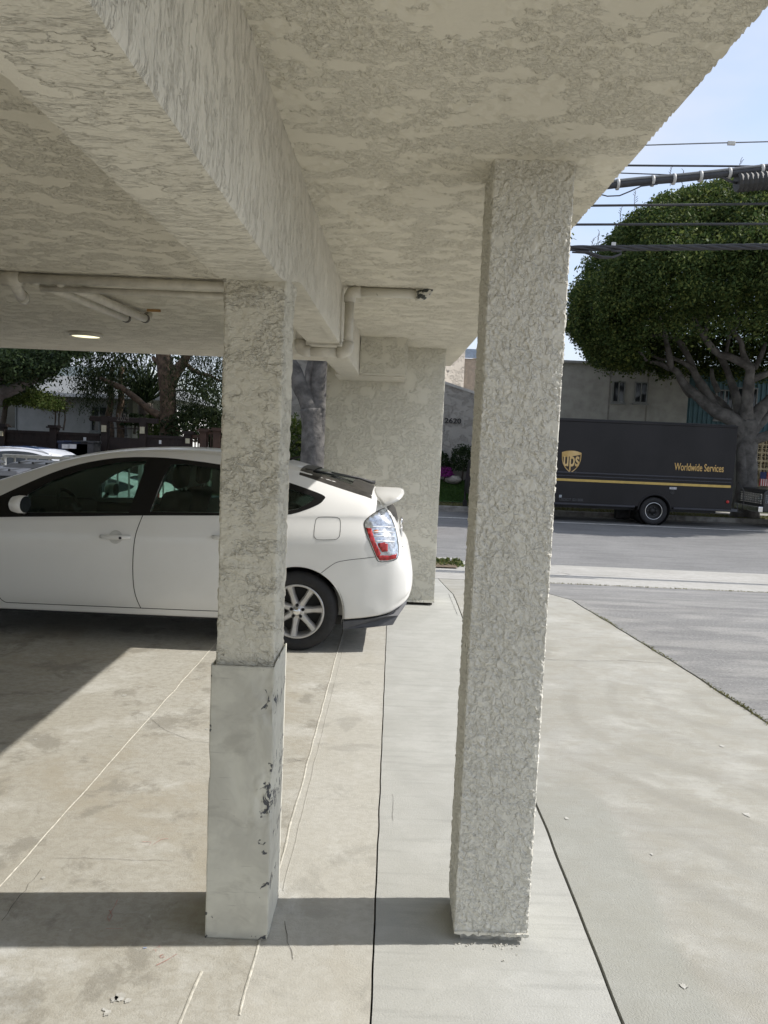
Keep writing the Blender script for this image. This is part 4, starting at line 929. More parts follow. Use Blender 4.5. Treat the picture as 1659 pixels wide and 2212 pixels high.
# ---- dark pickup nose at the right
pk = thing('parked_truck', (12.5,23.6,-.45), 'dark old pickup with lattice grille and chrome bumper parked behind the tree', 'pickup truck')
px0 = 10.98
m = MB(); m.prism([(px0+.03,.02),(px0,.35),(px0+.02,.62),(px0+.12,.70),(px0+1.35,.76),(px0+1.8,1.25),(px0+3.0,1.28),(px0+3.3,.78),(px0+5.2,.76),(px0+5.2,.02)], 22.85, 24.45)
m.build('body', M_black, pk, bevel=.04)
gr_ = MB()
for i in range(9): gr_.box(px0-.02,px0+.01,22.95+i*.16,22.97+i*.16,.27,.56)
for i in range(5): gr_.box(px0-.015,px0+.012,22.93,24.35,.27+i*.07,.285+i*.07)
gr_.build('grille', M_chrome, pk)
gr2 = MB()
for i in range(8): gr2.box(px0+.07+i*.055,px0+.08+i*.055,22.828,22.852,.30,.54)
for i in range(5): gr2.box(px0+.06,px0+.50,22.83,22.853,.30+i*.058,.312+i*.058)
gr2.build('grille', simple('grey grille bars', (.22,.23,.25), .35, metal=.6), pk)
MB().box(px0-.12,px0+.02,22.84,24.46,.02,.19).build('bumper', M_chrome, pk, bevel=.02)
MB().tube([(px0-.005,22.99,.45),(px0-.03,22.99,.45)],.075,16).build('headlight', M_clear, pk, smooth=True)
for xx in (px0+.95,px0+3.9):
    wh = MB().lathe([(.18,0),(.33,-.02),(.35,.04),(.35,.2),(.18,.22)], (xx,22.83,-.10), 'Y', 32, close=True).build('wheel', M_tyre, pk, smooth=True)
    MB().lathe([(.18,.01),(.12,.04),(0,.04)], (xx,22.83,-.10), 'Y', 24).build('rim', M_chrome, wh, smooth=True)

# ================================================================== DELIVERY TRUCK
TY = 22.35
tp = lambda zx, zy, Y=TY: at(*Q4(zx,zy), Y)
M_tr = carpaint('very dark brown truck paint', (.012,.011,.011), .0); 
n_ = N('dark brown truck panel'); o1 = n_.noise(n_.co((.5,1,.35)), 1.6, 4, .55); M_tr = n_.fin(n_.mix(n_.mr(o1,.4,.65), (.011,.0105,.0115), (.018,.017,.018)), n_.mr(o1,.35,.65,.34,.46), coat=.03, spec=.28)
M_gold = simple('gold lettering', (.62,.40,.13), .45, var=.12, vs=3); M_yel = simple('yellow stripe', (.55,.38,.10), .5, var=.1)
n_ = N('shield gold gradient metal'); g1 = n_.noise(n_.co((1,1,1)), 2, 2); M_shg = n_.fin(n_.mix(n_.mr(g1,.35,.65), (.70,.50,.22), (.50,.31,.08)), .35)
xr = tp(1438,905).x; xl = xr-6.15; zt_ = tp(1438,905).z+.02; zb_ = tp(1430,1530).z; 
M_rub = simple('glossy rail', (.03,.032,.042), .28, var=.1)  # lighter than the body: rail highlights put into the colour
tk = thing('delivery_truck', (xr-3,TY+1,-.45), 'dark brown parcel delivery truck with gold shield and lettering on its side', 'delivery truck')
m = MB().box(xl,xr,TY,TY+2.0,zb_,zt_-.06); m.build('cargo_box', M_tr, tk, bevel=.035)
MB().box(xl,xr+.01,TY-.02,TY+2.02,zt_-.085,zt_-.02).build('roof_rail', M_tr, tk, bevel=.02)
MB().box(xl+.05,xr-.03,TY+.04,TY+1.96,zt_-.025,zt_+.015).build('roof', M_blkmat, tk, bevel=.01)
# nose (ahead of the box)
nose = MB(); nose.prism([(xl-.05,zb_+.05),(xl-.05,zt_-.15),(xl-.35,zt_-.2),(xl-.75,zt_-1.05),(xl-1.35,zt_-1.35),(xl-1.45,zb_+.1)], TY+.1, TY+1.9); nose.build('cab', M_tr, tk, bevel=.06)
nx = MB().box(xl-.60,xl-.56,TY+.25,TY+1.75,zt_-.95,zt_-.35).build('windscreen', M_dkglass, tk)
sy = lambda f0, f1, z0, z1, name, mat, d=.02, bev=.004: MB().box(f0,f1,TY-d,TY+.01,z0,z1).build(name, mat, tk, bevel=bev)
zy = tp(700,1323).z
sy(xl+.1, tp(1388,1300).x, tp(700,1275).z-.0, tp(700,1275).z+.045, 'rub_rail', M_rub, .03, .012)
sy(xl+.1, tp(1388,1300).x, tp(700,1295).z-.01, tp(700,1295).z+.02, 'rub_rail', M_rub, .03, .008)
sy(xl+.1, tp(1388,1300).x, zy-.04, zy+.03, 'yellow_stripe', M_yel, .006, 0)
zr_ = tp(600,1497).z
sy(xl+.2, tp(672,1500).x, zr_-.03, zr_+.025, 'rub_rail', M_rub, .035, .012); sy(tp(958,1500).x, tp(1380,1500).x, zr_-.03, zr_+.025, 'rub_rail', M_rub, .035, .012)
# wheel opening and dual wheels
wc = tp(815,1540); wr_ = tp(920,1540).x-wc.x
tkb = [o for o in tk.children if o.name.startswith('cargo_box')][0]; bpy.context.view_layer.update()
tkb.modifiers.clear()
c1 = MB().lathe([(0,TY-.3),(wr_*1.13,TY-.3),(wr_*1.13,TY+.75),(0,TY+.75)], (wc.x,0,wc.z+.03), 'Y', 48); c1 = c1.build('tmp', None, None)
bpy.context.view_layer.update(); bool_apply(tkb, [c1]); tkb.data.materials.clear(); tkb.data.materials.append(M_tr); bv = tkb.modifiers.new('bevel','BEVEL'); bv.width = .02; bv.segments = 2; bv.limit_method = 'ANGLE'; bv.angle_limit = .9
MB().tube([(wc.x+wr_*1.15*math.cos(t),TY-.01,wc.z+.03+wr_*1.15*math.sin(t)) for t in np.linspace(0,math.pi,30)], .022, 8).build('arch_lip', M_tr, tk, smooth=True)
MB().lathe([(wr_*1.12,TY+.02),(wr_*1.12,TY+.74),(0,TY+.74)], (wc.x,0,wc.z+.03), 'Y', 40).build('wheel_well', M_blkmat, tk, smooth=True)
def twheel(x, y, dual=True):
    wz = -.45+wr_
    w = MB().lathe([(wr_*.60,.03),(wr_*.64,.0),(wr_*.9,.0),(wr_*.985,.03),(wr_,.07),(wr_,.2),(wr_*.96,.24),(wr_*.6,.24)], (x,y,wz), 'Y', 56, close=True).build('wheel', M_tyre, tk, smooth=True)
    MB().lathe([(wr_*.615,.015),(wr_*.60,.003),(wr_*.575,.01)], (x,y,wz), 'Y', 48).build('rim_edge', M_chrome, w, smooth=True)
    MB().lathe([(wr_*.575,.01),(wr_*.55,.12),(wr_*.36,.17),(wr_*.30,.15),(wr_*.20,.15),(wr_*.18,.09),(0,.085)], (x,y,wz), 'Y', 48).build('rim', M_blkmat, w, smooth=True)
    for k in range(6):
        t = k*math.pi/3; MB().tube([(x+wr_*.30*math.cos(t),y+.155,wz+wr_*.30*math.sin(t)),(x+wr_*.30*math.cos(t),y+.12,wz+wr_*.30*math.sin(t))], .018, 6).build('wheel_nut', M_grey, w)
twheel(wc.x, TY+.02); twheel(wc.x, TY+.32); twheel(wc.x, TY+1.55); twheel(xl-.1, TY+.1); twheel(xl-.1, TY+1.6)
MB().box(wc.x-.75,wc.x-.3,TY+1.2,TY+1.45,-.42,.05).build('axle_housing', M_blkmat, tk, bevel=.05)
MB().box(xl+.3,xr-.3,TY+.35,TY+1.6,zb_-.14,zb_+.02).build('chassis_rail', M_blkmat, tk)
MB().box(tp(935,1545).x,tp(1057,1545).x,TY+.1,TY+.6,zb_-.11,zb_).build('fuel_tank', M_blkmat, tk, bevel=.03)
# rear step bumper and grab bar
MB().box(xr-.05,xr+.20,TY+.05,TY+1.95,zb_-.05,zb_+.03).build('rear_step', M_grey, tk, bevel=.01)
h0, h1, h2, h3 = [at(*Q4(a,b),TY+.1) for a,b in ((1440,1320),(1480,1380),(1478,1460),(1466,1540))]
MB().tube([h0+Vector((0,0,0)),h1,h2,h3], .016, 8).build('grab_bar', M_blkmat, tk, smooth=True)
MB().tube([h3,h3+Vector((-.12,0,-.02)),at(*Q4(1430,1475),TY+.1)], .016, 8).build('grab_bar', M_blkmat, tk, smooth=True)
q = tp(1358,1465); rl = MB().lathe([(.045,-.02),(.04,-.03),(0,-.034)], (q.x,TY,q.z), 'Y', 20).build('side_marker', simple('red marker', (.45,.02,.015), .3), tk, smooth=True)
q = tp(950,1395); MB().lathe([(.065,-.004),(.062,-.012),(.045,-.012),(.04,.0),(.02,-.01),(0,-.012)], (q.x,TY,q.z), 'Y', 24).build('fuel_cap', M_blkmat, tk, smooth=True)
q0, q1 = tp(930,1371), tp(983,1358); sl = MB().box(q0.x,q1.x,TY-.004,TY+.001,q0.z,q1.z).build('white_placard', simple('placard white', (.6,.6,.62), .5), tk)
pl_ = MB().box(tp(112,1432).x,tp(131,1432).x,TY-.004,TY+.001,tp(112,1432).z,tp(112,1413).z).build('inspection_sticker', simple('sticker', (.35,.38,.40), .5, var=.5, vs=60), tk)
text('DIESEL FUEL', 'placard_text', (q1.z-q0.z)*.72, M_blkmat, tk, (q0.x+.02,TY-.005,q0.z+.018), .0008)
e0 = tp(112,1454); text('USDOT 021800', 'fleet_number', .105, M_grey, tk, (e0.x,TY-.003,e0.z), .002)
e0 = tp(965,1228); e1 = tp(1330,1238)
wt = text('Worldwide Services', 'side_lettering', .30, M_gold, tk, (e0.x,TY-.004,tp(1000,1231).z), .003, .0025)
wdt = max(v.co.x for v in wt.data.vertices)-min(v.co.x for v in wt.data.vertices); wt.data.transform(Matrix.Diagonal(((e1.x-e0.x)/wdt,1,1,1)))
# shield emblem
c0 = tp(202,1166); W2 = (tp(275,1166).x-tp(130,1166).x)/2; Ht, Hb = tp(200,1086).z-c0.z, tp(200,1252).z-c0.z
def shield(k, dx=0):
    a = []
    for t in np.linspace(-1,1,13): a.append((c0.x+W2*k*t, c0.z+(Ht-.10*abs(t)**2.2*.55)*k))
    for t in np.linspace(0,1,12)[1:]: a.append((c0.x+W2*k*(1-.02*t-.98*t**3.2), c0.z+k*((Ht-.055)*(1-t)+Hb*t)))
    for t in np.linspace(1,0,12)[1:-1]: a.append((c0.x-W2*k*(1-.02*t-.98*t**3.2), c0.z+k*((Ht-.055)*(1-t)+Hb*t)))
    return a
sh = MB().prism(shield(1), TY-.010, TY+.001).build('shield_emblem', M_shg, tk)
MB().prism(shield(.91), TY-.013, TY-.009).build('shield_field', simple('emblem brown', (.028,.017,.010), .5), sh)
top = [p for p in shield(.91) if p[1] > c0.z+Ht*.52]
bow = []
for t in np.linspace(-1,1,13): bow.append((c0.x+W2*.91*t, c0.z+(Ht-.055*abs(t)**2.2)*.91))
for t in np.linspace(1,-1,14): bow.append((c0.x+W2*.90*t, c0.z+Ht*(.40+.26*(t*.5+.5)**1.6)))
MB().prism(bow, TY-.016, TY-.012).build('shield_bow', M_shg, sh)
ut = text('ups', 'emblem_lettering', .60, M_shg, sh, (c0.x-W2*.84,TY-.017,c0.z-.13), .003, .010)
vx = [v.co.x for v in ut.data.vertices]; k = 2*W2*.80/(max(vx)-min(vx)); ut.data.transform(Matrix.Diagonal((k,1,1,1)))
q = tp(234,1249); MB().lathe([(.035,-.004),(0,-.005)], (q.x,TY,q.z), 'Y', 16).build('trademark_dot', M_grey, tk)

# ================================================================== BUILDINGS ACROSS THE STREET
BY = 31.0; bp = lambda zx, zy, Y=BY: at(*Q4(zx,zy), Y)
def windows(b, rects, Y, frame_mat, mull=1, fw=.05):
    for x0,x1,z0,z1 in rects:
        f = MB(); f.box(x0,x1,Y-.05,Y+.02,z0,z0+fw).box(x0,x1,Y-.05,Y+.02,z1-fw,z1).box(x0,x0+fw,Y-.05,Y+.02,z0+fw,z1-fw).box(x1-fw,x1,Y-.05,Y+.02,z0+fw,z1-fw)
        for k in range(mull): xm = x0+(x1-x0)*(k+1)/(mull+1); f.box(xm-.025,xm+.025,Y-.04,Y+.02,z0+fw,z1-fw)
        fo = f.build('window', frame_mat, b)
        MB().box(x0+.01,x1-.01,Y-.012,Y+.0,z0+.01,z1-.01).build('pane', M_dkglass, fo)
        MB().box(x0-.05,x1+.05,Y-.09,Y-.0,z0-.07,z0-.005).build('sill', frame_mat, fo)
zroof = bp(800,461).z; xa = bp(-500,443).x; xb = bp(1085,470).x
b1 = thing('apartment_building', (9,BY,-.3), 'beige stucco apartment block with teal siding bay behind the brown truck', 'building')
MB().box(xa,xb,BY,BY+9,-.3,zroof).build('wall', M_wall2, b1)
MB().box(xa-.1,xb+14,BY-.12,BY+9.1,zroof,zroof+.09).build('roof_edge', simple('roof flashing', (.30,.30,.29), .6), b1)
MB().box(bp(620,440).x-.12,bp(620,440).x+.12,BY+3,BY+3.3,zroof+.09,zroof+.6).build('roof_vent', M_grey, b1)
MB().box(bp(490,440).x-.05,bp(490,440).x+.05,BY+2,BY+2.1,zroof+.09,zroof+.45).build('roof_vent', M_grey, b1)
js = MB()
for zx in (490,770): js.box(bp(zx,600).x-.03,bp(zx,600).x+.03,BY-.012,BY,-.3,zroof-.002)
js.build('panel_joint', simple('joint strip', (.22,.21,.19), .9), b1)
w1, w2, w3, w4 = bp(500,728), bp(605,573), bp(662,732), bp(772,580)
M_alu = simple('aluminium frame', (.20,.21,.20), .5, metal=.3)
windows(b1, [(w1.x,w2.x,w1.z,w2.z),(w3.x,w4.x,w3.z,w4.z)], BY, M_alu)
M_teal = simple('teal siding', (.085,.165,.19), .7, var=.2, vs=2)
sd_ = MB().box(xb,xb+14,BY+.35,BY+9,2.2,zroof); x = xb
while x < xb+13: sd_.box(x,x+.03,BY+.31,BY+.35,2.2,zroof-.01); x += .19
sd_.build('siding', M_teal, b1)
windows(b1, [(bp(1450,740).x,bp(1605,740).x,bp(1450,770).z,bp(1450,612).z),(xb+1.2,xb+1.95,3.1,4.3)], BY+.34, M_alu)
MB().box(xb-.02,xb+14,BY+.3,BY+9,-.3,2.2).build('lower_wall', M_wall2, b1)
# breeze-block screen wall
zz0, zz1 = -.3, at(*Q4(1565,1030),29).z+.25; bx0 = at(*Q4(1545,1200),29).x
bw = thing('block_screen', (bx0+1.5,29,-.3), 'yellowish pierced concrete block screen wall behind the big tree', 'wall')
blk = MB(); cs = .305; nxk, nzk = 11, int((zz1-zz0)/cs)+1
for i in range(nxk+1): blk.box(bx0+i*cs-.028,bx0+i*cs+.028,29,29.1,zz0,zz0+nzk*cs)
for j in range(nzk+1): blk.box(bx0,bx0+nxk*cs,29.002,29.098,zz0+j*cs-.028,zz0+j*cs+.028)
for i in range(nxk):
    for j in range(nzk):
        cx0, cz0 = bx0+(i+.5)*cs, zz0+(j+.5)*cs
        blk.box(cx0-.012,cx0+.012,29.01,29.09,cz0-cs/2,cz0+cs/2).box(cx0-cs/2,cx0+cs/2,29.012,29.088,cz0-.012,cz0+.012)
        for sx in (-1,1):
            for sz in (-1,1): blk.tube([(cx0+sx*.125,29.05,cz0+sz*.125),(cx0+sx*.068,29.05,cz0+sz*.068)], [.05,.012], 4)
blk.build('pierced_blocks', simple('cream block', (.46,.38,.24), .85, var=.2), bw)
MB().box(bx0,bx0+nxk*cs,30.2,30.25,zz0,zz1).build('backing', M_gap, bw)
# flag on the block screen
f0 = at(*Q4(1603,1243),28.9); fw_, fh = .92, .52; fl_ = thing('flag', (f0.x,28.9,f0.z-fh), 'small American flag hung flat on the pierced block screen', 'flag')
def wav(m):
    m.v = [(a, b+.012*math.sin(a*14), c) for a,b,c in m.v]; return m
def gridbox(x0,x1,z0,z1,y,n=10):
    m = MB(); 
    for i in range(n): m.box(x0+(x1-x0)*i/n, x0+(x1-x0)*(i+1)/n, y, y+.004, z0, z1)
    return m
zf = f0.z
for i in range(13):
    xx = f0.x+fw_*i/13*.62; c = (.42,.03,.04) if i%2 == 0 else (.62,.58,.56)
    # stripes hang vertically in the photo
    top_ = zf if xx > f0.x+.22 else zf-.26
    wav(gridbox(xx, xx+fw_/13*.62, zf-fh, top_, 28.9, 2)).build('stripe', simple('stripe cloth', c, .8), fl_)
wav(gridbox(f0.x, f0.x+.23, zf-.255, zf, 28.897, 5)).build('canton', simple('navy cloth', (.03,.04,.12), .8), fl_)

# stucco house with number 2620
HY = 28.0; hp = lambda sx_, sy_, Y=HY: at(*QS(sx_,sy_), Y)
h1_ = thing('stucco_house', (0,HY,-.3), 'grey shaded stucco house with sloping wing wall and black address numerals', 'house')
sl0, sl1 = hp(260,555), hp(460,622); kx_ = (sl1.z-sl0.z)/(sl1.x-sl0.x)
xL_, xR_ = -5.5, 5.6
zat = lambda x: sl0.z+kx_*(x-sl0.x) if x > sl0.x else sl0.z
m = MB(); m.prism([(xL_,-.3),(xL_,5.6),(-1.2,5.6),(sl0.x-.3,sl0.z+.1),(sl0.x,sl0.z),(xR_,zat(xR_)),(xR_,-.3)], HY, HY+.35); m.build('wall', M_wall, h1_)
cp = MB(); cp.prism([(sl0.x-.05,sl0.z),(xR_,zat(xR_)),(xR_,zat(xR_)+.09),(sl0.x-.05,sl0.z+.1)], HY-.05, HY+.4); cp.build('coping', simple('coping grey', (.50,.49,.46), .8), h1_)
u0 = hp(440,280); 
# sunlit upper mass turned towards the sun
up = MB(); A0 = Vector((u0.x+.05, HY+1.2)); dirv = Vector((-math.cos(math.radians(38)), -math.sin(math.radians(38)))); A1 = A0+dirv*1.2; 
A1 = Vector((A0.x-3.4, HY+.45)); 
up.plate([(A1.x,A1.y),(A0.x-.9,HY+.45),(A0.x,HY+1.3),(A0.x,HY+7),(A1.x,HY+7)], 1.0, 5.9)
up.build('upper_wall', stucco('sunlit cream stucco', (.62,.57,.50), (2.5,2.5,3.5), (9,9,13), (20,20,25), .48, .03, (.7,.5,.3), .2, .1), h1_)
rw = MB().box(A0.x,A0.x+.9,HY+2.5,HY+7,1.0,hp(460,265).z).build('upper_wall', simple('tan wall', (.5,.43,.36), .9), h1_)
MB().box(A0.x+.02,A0.x+.7,HY+2.42,HY+2.5,hp(460,255).z-.02,hp(460,200).z+.1).build('skylight', simple('blue white panel', (.35,.45,.6), .3), h1_)
nm0 = hp(245,888); nm1 = hp(388,888); nt_ = text('2620', 'address_numerals', (hp(300,845).z-nm0.z)*1.32, M_blkmat, h1_, (nm0.x,HY-.03,nm0.z), .015, .004)
vx = [v.co.x for v in nt_.data.vertices]; k = (nm1.x-nm0.x)/(max(vx)-min(vx)); nt_.data.transform(Matrix.Diagonal((k,1,1,1)))

# ================================================================== TREES
def limb_mesh(parent, name, mat, limbs, ns=10):
    m = MB()
    for pts, r in limbs:
        P = [Vector(p) for p in pts]; k = len(P); Q = []; RR = []
        for i in range(k-1):
            a,b,c,d = P[max(0,i-1)],P[i],P[i+1],P[min(k-1,i+2)]
            for t in (0,.25,.5,.75):
                Q.append(.5*((2*b)+(c-a)*t+(2*a-5*b+4*c-d)*t*t+(3*b-a-3*c+d)*t**3)); tt = (i+t)/(k-1)
                rr = np.interp(tt*(len(r)-1), range(len(r)), r); RR.append(rr*(1+.12*noise.noise(Q[-1]*2.5)))
        Q.append(P[-1]); RR.append(r[-1]); m.tube(Q, RR, ns)
    m.v = [tuple(Vector(v)+.03*noise.noise_vector(Vector((v[0]*3,v[1]*3,v[2]*1.2)))) for v in m.v]
    return m.build(name, mat, parent, smooth=True)
def crown_pts(nc, nl, fn, spread):
    """clumps at surface points fn(n), leaves round each"""
    C = fn(nc); P = np.repeat(C, nl, axis=0)+rng.normal(0,1,(nc*nl,3))*spread; return P
f1 = lambda zx, zy, Y=24.9: at(*Q4(zx,zy), Y)
TF = f1(1500,1540); TF.z = -.32
ft = thing('ficus_tree', (TF.x,25.1,-.32), 'big domed ficus with pale spreading limbs standing behind the brown truck', 'tree')
TB = Vector((TF.x,25.1,-.32))
def V4(*a, dy=0): return [f1(x,y,25.1+d) for x,y,d in a]
L1 = [([TB+Vector((0,0,-.1)), *V4((1500,1400,0),(1500,1150,0),(1502,950,0),(1505,860,0))], [.50,.34,.31,.36,.30]),
 ([TB+Vector((-.2,-.1,-.1)), *V4((1470,1400,-.1),(1470,1150,-.12),(1478,980,-.1))], [.26,.19,.17,.15]),
 ([TB+Vector((.25,-.1,-.1)), *V4((1535,1400,-.1),(1535,1200,-.1),(1520,1000,-.05))], [.26,.19,.16,.14]),
 (V4((1490,960,0),(1400,860,0),(1260,790,.2),(1150,700,.4),(1030,580,.6),(985,500,.7),(930,480,.8)), [.30,.24,.19,.16,.13,.11,.08]),
 (V4((930,485,.8),(850,440,.9),(780,430,1.0)), [.09,.07,.04]),
 (V4((935,480,.8),(930,400,.7),(900,250,.6),(870,130,.4),(830,70,.2)), [.11,.10,.08,.07,.05]),
 (V4((1280,780,.4),(1200,650,.8),(1130,530,1.0),(1070,400,1.2),(1000,280,1.4),(900,235,1.5),(720,240,1.6)), [.16,.14,.13,.11,.09,.07,.04]),
 (V4((1130,530,1.0),(1060,450,1.0),(950,400,1.1),(880,410,1.2),(800,380,1.3)), [.10,.08,.06,.05,.03]),
 (V4((1470,900,.2),(1440,760,.4),(1400,620,.6),(1340,450,.8),(1280,330,.9)), [.22,.17,.13,.10,.07]),
 (V4((1495,860,0),(1505,720,-.2),(1520,560,-.3),(1520,470,-.3),(1400,400,-.3),(1290,370,-.2),(1210,280,-.2),(1150,180,-.1),(1100,90,0)), [.24,.19,.16,.15,.12,.10,.10,.08,.06]),
 (V4((1520,470,-.3),(1480,380,-.3),(1460,280,-.3),(1400,200,-.3),(1440,130,-.3),(1420,40,-.3)), [.12,.09,.08,.08,.06,.04]),
 (V4((1350,370,0),(1370,250,0),(1380,150,0)), [.07,.06,.04]), (V4((1180,240,0),(1210,150,0),(1215,60,.2)), [.07,.05,.03]),
 (V4((1520,900,.1),(1590,800,.2),(1680,700,.3),(1800,560,.4),(1900,400,.5)), [.26,.21,.17,.14,.1]),
 (V4((1540,560,-.2),(1640,520,-.2),(1750,480,-.2)), [.12,.10,.08]),
 (V4((1530,1010,-.1),(1600,990,-.2),(1700,960,-.3),(1850,900,-.3)), [.20,.16,.15,.12]),
 (V4((1540,940,.5),(1620,860,.9),(1720,760,1.2)), [.2,.17,.12]),
 (V4((1130,640,.8),(1080,680,.8),(1020,600,1.0)), [.08,.09,.05]),
 (V4((760,420,.5),(700,350,.3),(620,260,.1),(550,210,0)), [.05,.045,.04,.02]),
 (V4((1560,480,.5),(1610,380,.5),(1640,280,.5)), [.09,.07,.05]), (V4((1290,650,1.2),(1250,560,1.4),(1240,480,1.5)), [.1,.08,.05]),
 (V4((1440,900,1.2),(1300,740,1.8),(1200,660,2.4),(1140,600,2.8)), [.2,.18,.14,.1])]
limb_mesh(ft, 'trunk', M_bark, L1, 14)
# dome: silhouette radius by height taken from the tree itself
prof_z = [4.6,5.0,5.4,6.0,6.6,7.2,8.0,8.8,9.4,9.9,10.2]; prof_r = [5.0,5.55,5.85,6.0,5.95,5.75,5.3,4.5,3.6,2.3,.5]
nv3 = lambda a, b, c, k: noise.noise(Vector((a*k, b*k, c*k)))
def dome(n, k0, k1, amp):
    z = rng.uniform(4.65,10.2,n); th = rng.uniform(0,2*math.pi,n); r = np.interp(z, prof_z, prof_r)
    w = rng.random(n) < (r/6.0)**.5; out_ = []
    for a, zz, rr, ok in zip(th, z, r, w):
        if not ok: continue
        ca, sa = math.cos(a), math.sin(a)
        lump = min(.42, nv3(rr*ca+3, rr*sa, zz, .42)*.75+nv3(rr*ca, rr*sa+5, zz, 1.05)*.8)
        if sa < -.2 and zz < 5.9-.5*abs(ca)**3 and abs(ca) < .93: continue       # open front under the dome
        r2 = (rr*random.uniform(k0,k1)+lump*amp); out_.append((TB.x+.15+r2*ca, TB.y+.2+r2*sa*.92, zz+lump*.25))
    return np.array(out_)
C = dome(9500, .95, 1.01, .75)
n = 420; topc = np.column_stack([rng.normal(0,1.6,n)+TB.x+.1, rng.normal(0,1.6,n)+TB.y, np.zeros(n)]); topc[:,2] = 10.05-.12*((topc[:,0]-TB.x)**2+(topc[:,1]-TB.y)**2)+rng.normal(0,.10,n); C = np.vstack([C, topc])
D2 = dome(7000, .80, .88, .55)
# underside of the canopy, vaulted, with a few holes
n = 2600; th = rng.uniform(0,2*math.pi,n); rr = np.sqrt(rng.uniform(.02,1,n))*5.4
zc = 6.7-1.6*(rr/5.4)**2+rng.normal(0,.22,n)
U = np.column_stack([TB.x+.1+rr*np.cos(th), TB.y+.2+rr*np.sin(th)*.92, zc])
U[:,2] += np.array([nv3(a,b,0,.9)*.8 for a,b in U[:,:2]])
U = U[np.array([nv3(a+9,b,3,.7) < .26 for a,b in U[:,:2]])]
n = 1300; I = np.column_stack([TB.x+rng.normal(0,2.4,n), TB.y+rng.normal(0,2.2,n), rng.uniform(7.0,8.8,n)])
jit = lambda Q, k, s_: np.repeat(Q,k,axis=0)+rng.normal(0,1,(len(Q)*k,3))*s_
Pa = np.vstack([jit(C,34,.115), jit(U,15,.17)]); Pb = np.vstack([jit(D2,15,.16), jit(I,8,.3)])
def inside(Q): return Q[np.hypot(Q[:,0]-TB.x-.15, Q[:,1]-TB.y-.2) < np.interp(Q[:,2], prof_z+[10.6], prof_r+[.1])+.38+.35*np.array([noise.noise(Vector((q[0]*.9,q[1]*.9,q[2]*.9))) for q in Q])+rng.random(len(Q))**6*.35]
Pa, Pb = inside(Pa), inside(Pb)
A1_,B1_ = leaves_at(Pa, .052, .5); A2_,B2_ = leaves_at(Pb, .078, .55)
quadcloud('crown', np.vstack([Pa,Pb]), np.vstack([A1_,A2_]), np.vstack([B1_,B2_]), M_ficus, ft)
# sprigs sticking out of the top
A,B = leaves_at(P, .058, .5); quadcloud('crown', P, A, B, M_ficus, ft)
sg = MB()
for zx,zy in ((945,530),(1035,555),(1460,470),(680,710),(575,830),(410,1005),(365,1060)):
    a = at(*Q3(zx,zy),24.5); sg.tube([a-Vector((0,0,.55)),a-Vector((.03,0,.2)),a], .008, 5)
    for k in range(7): c = a-Vector((0,0,.45*k/7)); sg.tube([c, c+Vector((random.uniform(-.09,.09),0,.07))], .007, 4)
sg.build('sprigs', M_twig, ft)

# ---- grey-barked tree seen between the near post and the far pillar
P2 = lambda x, y, Y=22.9: at(*Q2(x,y), Y+1.9)
B3 = P2(715,1190); B3.z = -.32
t3 = thing('street_tree', (B3.x,24.8,-.32), 'smooth grey forked street tree seen between the near post and the far pillar', 'tree')
def V2(*a): return [P2(x,y) for x,y in a]
limb_mesh(t3, 'trunk', M_bark, [([B3-Vector((0,0,.1)), *V2((712,1190),(700,1000),(690,880))], [.60,.48,.42,.38]),
  (V2((735,1150),(735,1000),(728,850),(730,700),(745,600),(770,450),(800,300)), [.30,.26,.25,.25,.27,.24,.2]),
  (V2((690,900),(650,800),(600,700),(560,620),(500,520),(420,420)), [.32,.27,.26,.26,.22,.18]),
  (V2((740,680),(775,650),(800,640)), [.16,.10,.05]), (V2((680,900),(670,700),(700,600),(690,480)), [.2,.12,.22,.2])], 14)
n = 900; Cc = np.column_stack([B3.x+rng.normal(0,2.3,n), 24.8+rng.normal(0,2.0,n), rng.uniform(6.2,8.6,n)])
P = np.repeat(Cc,16,axis=0)+rng.normal(0,1,(n*16,3))*.22; A,B = leaves_at(P,.08,.5); quadcloud('crown', P, A, B, M_ficus, t3)
# shrubs in front of the stucco house
def shrub(name, c, r, h, n, mat, label, cat, lsz=.05, group=None, stem=True):
    t = thing(name, (c[0],c[1],c[2]), label, cat, group)
    d = rndunit(n); d[:,2] = np.abs(d[:,2])*1.0-.15; rad = rng.uniform(.75,1.05,n)
    lump = np.array([noise.noise(Vector((a*2.4+c[0],b*2.4,z*2.4)))*.25 for a,b,z in d]); rad = rad+lump
    P = np.array([c[0],c[1],c[2]+h*.42])+d*rad[:,None]*np.array([r,r,h*.58]); A,B = leaves_at(P,lsz,.5); quadcloud('foliage', P, A, B, mat, t)
    if stem: MB().tube([(c[0],c[1],c[2]-.05),(c[0]+.05,c[1],c[2]+h*.5)], [.05,.03], 6).build('stem', M_twig, t)
    return t
def hx(sx_, Y): return at(*QS(sx_,1200),Y).x
shrub('shrub', (at(*Q2(635,1000),27).x-.05,27.3,-.3), .85, 3.0, 2600, M_maple, 'tall light green shrub just left of the grey street tree', 'shrub', .06)
shrub('shrub', (at(*Q2(600,1150),26.8).x-.1,26.9,-.3), .8, 1.7, 2400, M_shrub, 'dark shrub at the foot of the grey street tree', 'shrub', .06)
shrub('shrub', (at(*Q2(765,950),27.2).x,27.3,-.3), .5, 2.9, 1200, M_maple, 'narrow light green shrub behind the trunk of the grey street tree', 'shrub', .06)
shrub('shrub', (hx(225,27.3)-.1,27.4,.35), .42, 1.15, 1500, M_shrub, 'glossy shrub beside the far pillar edge below the address numerals', 'shrub', .045)
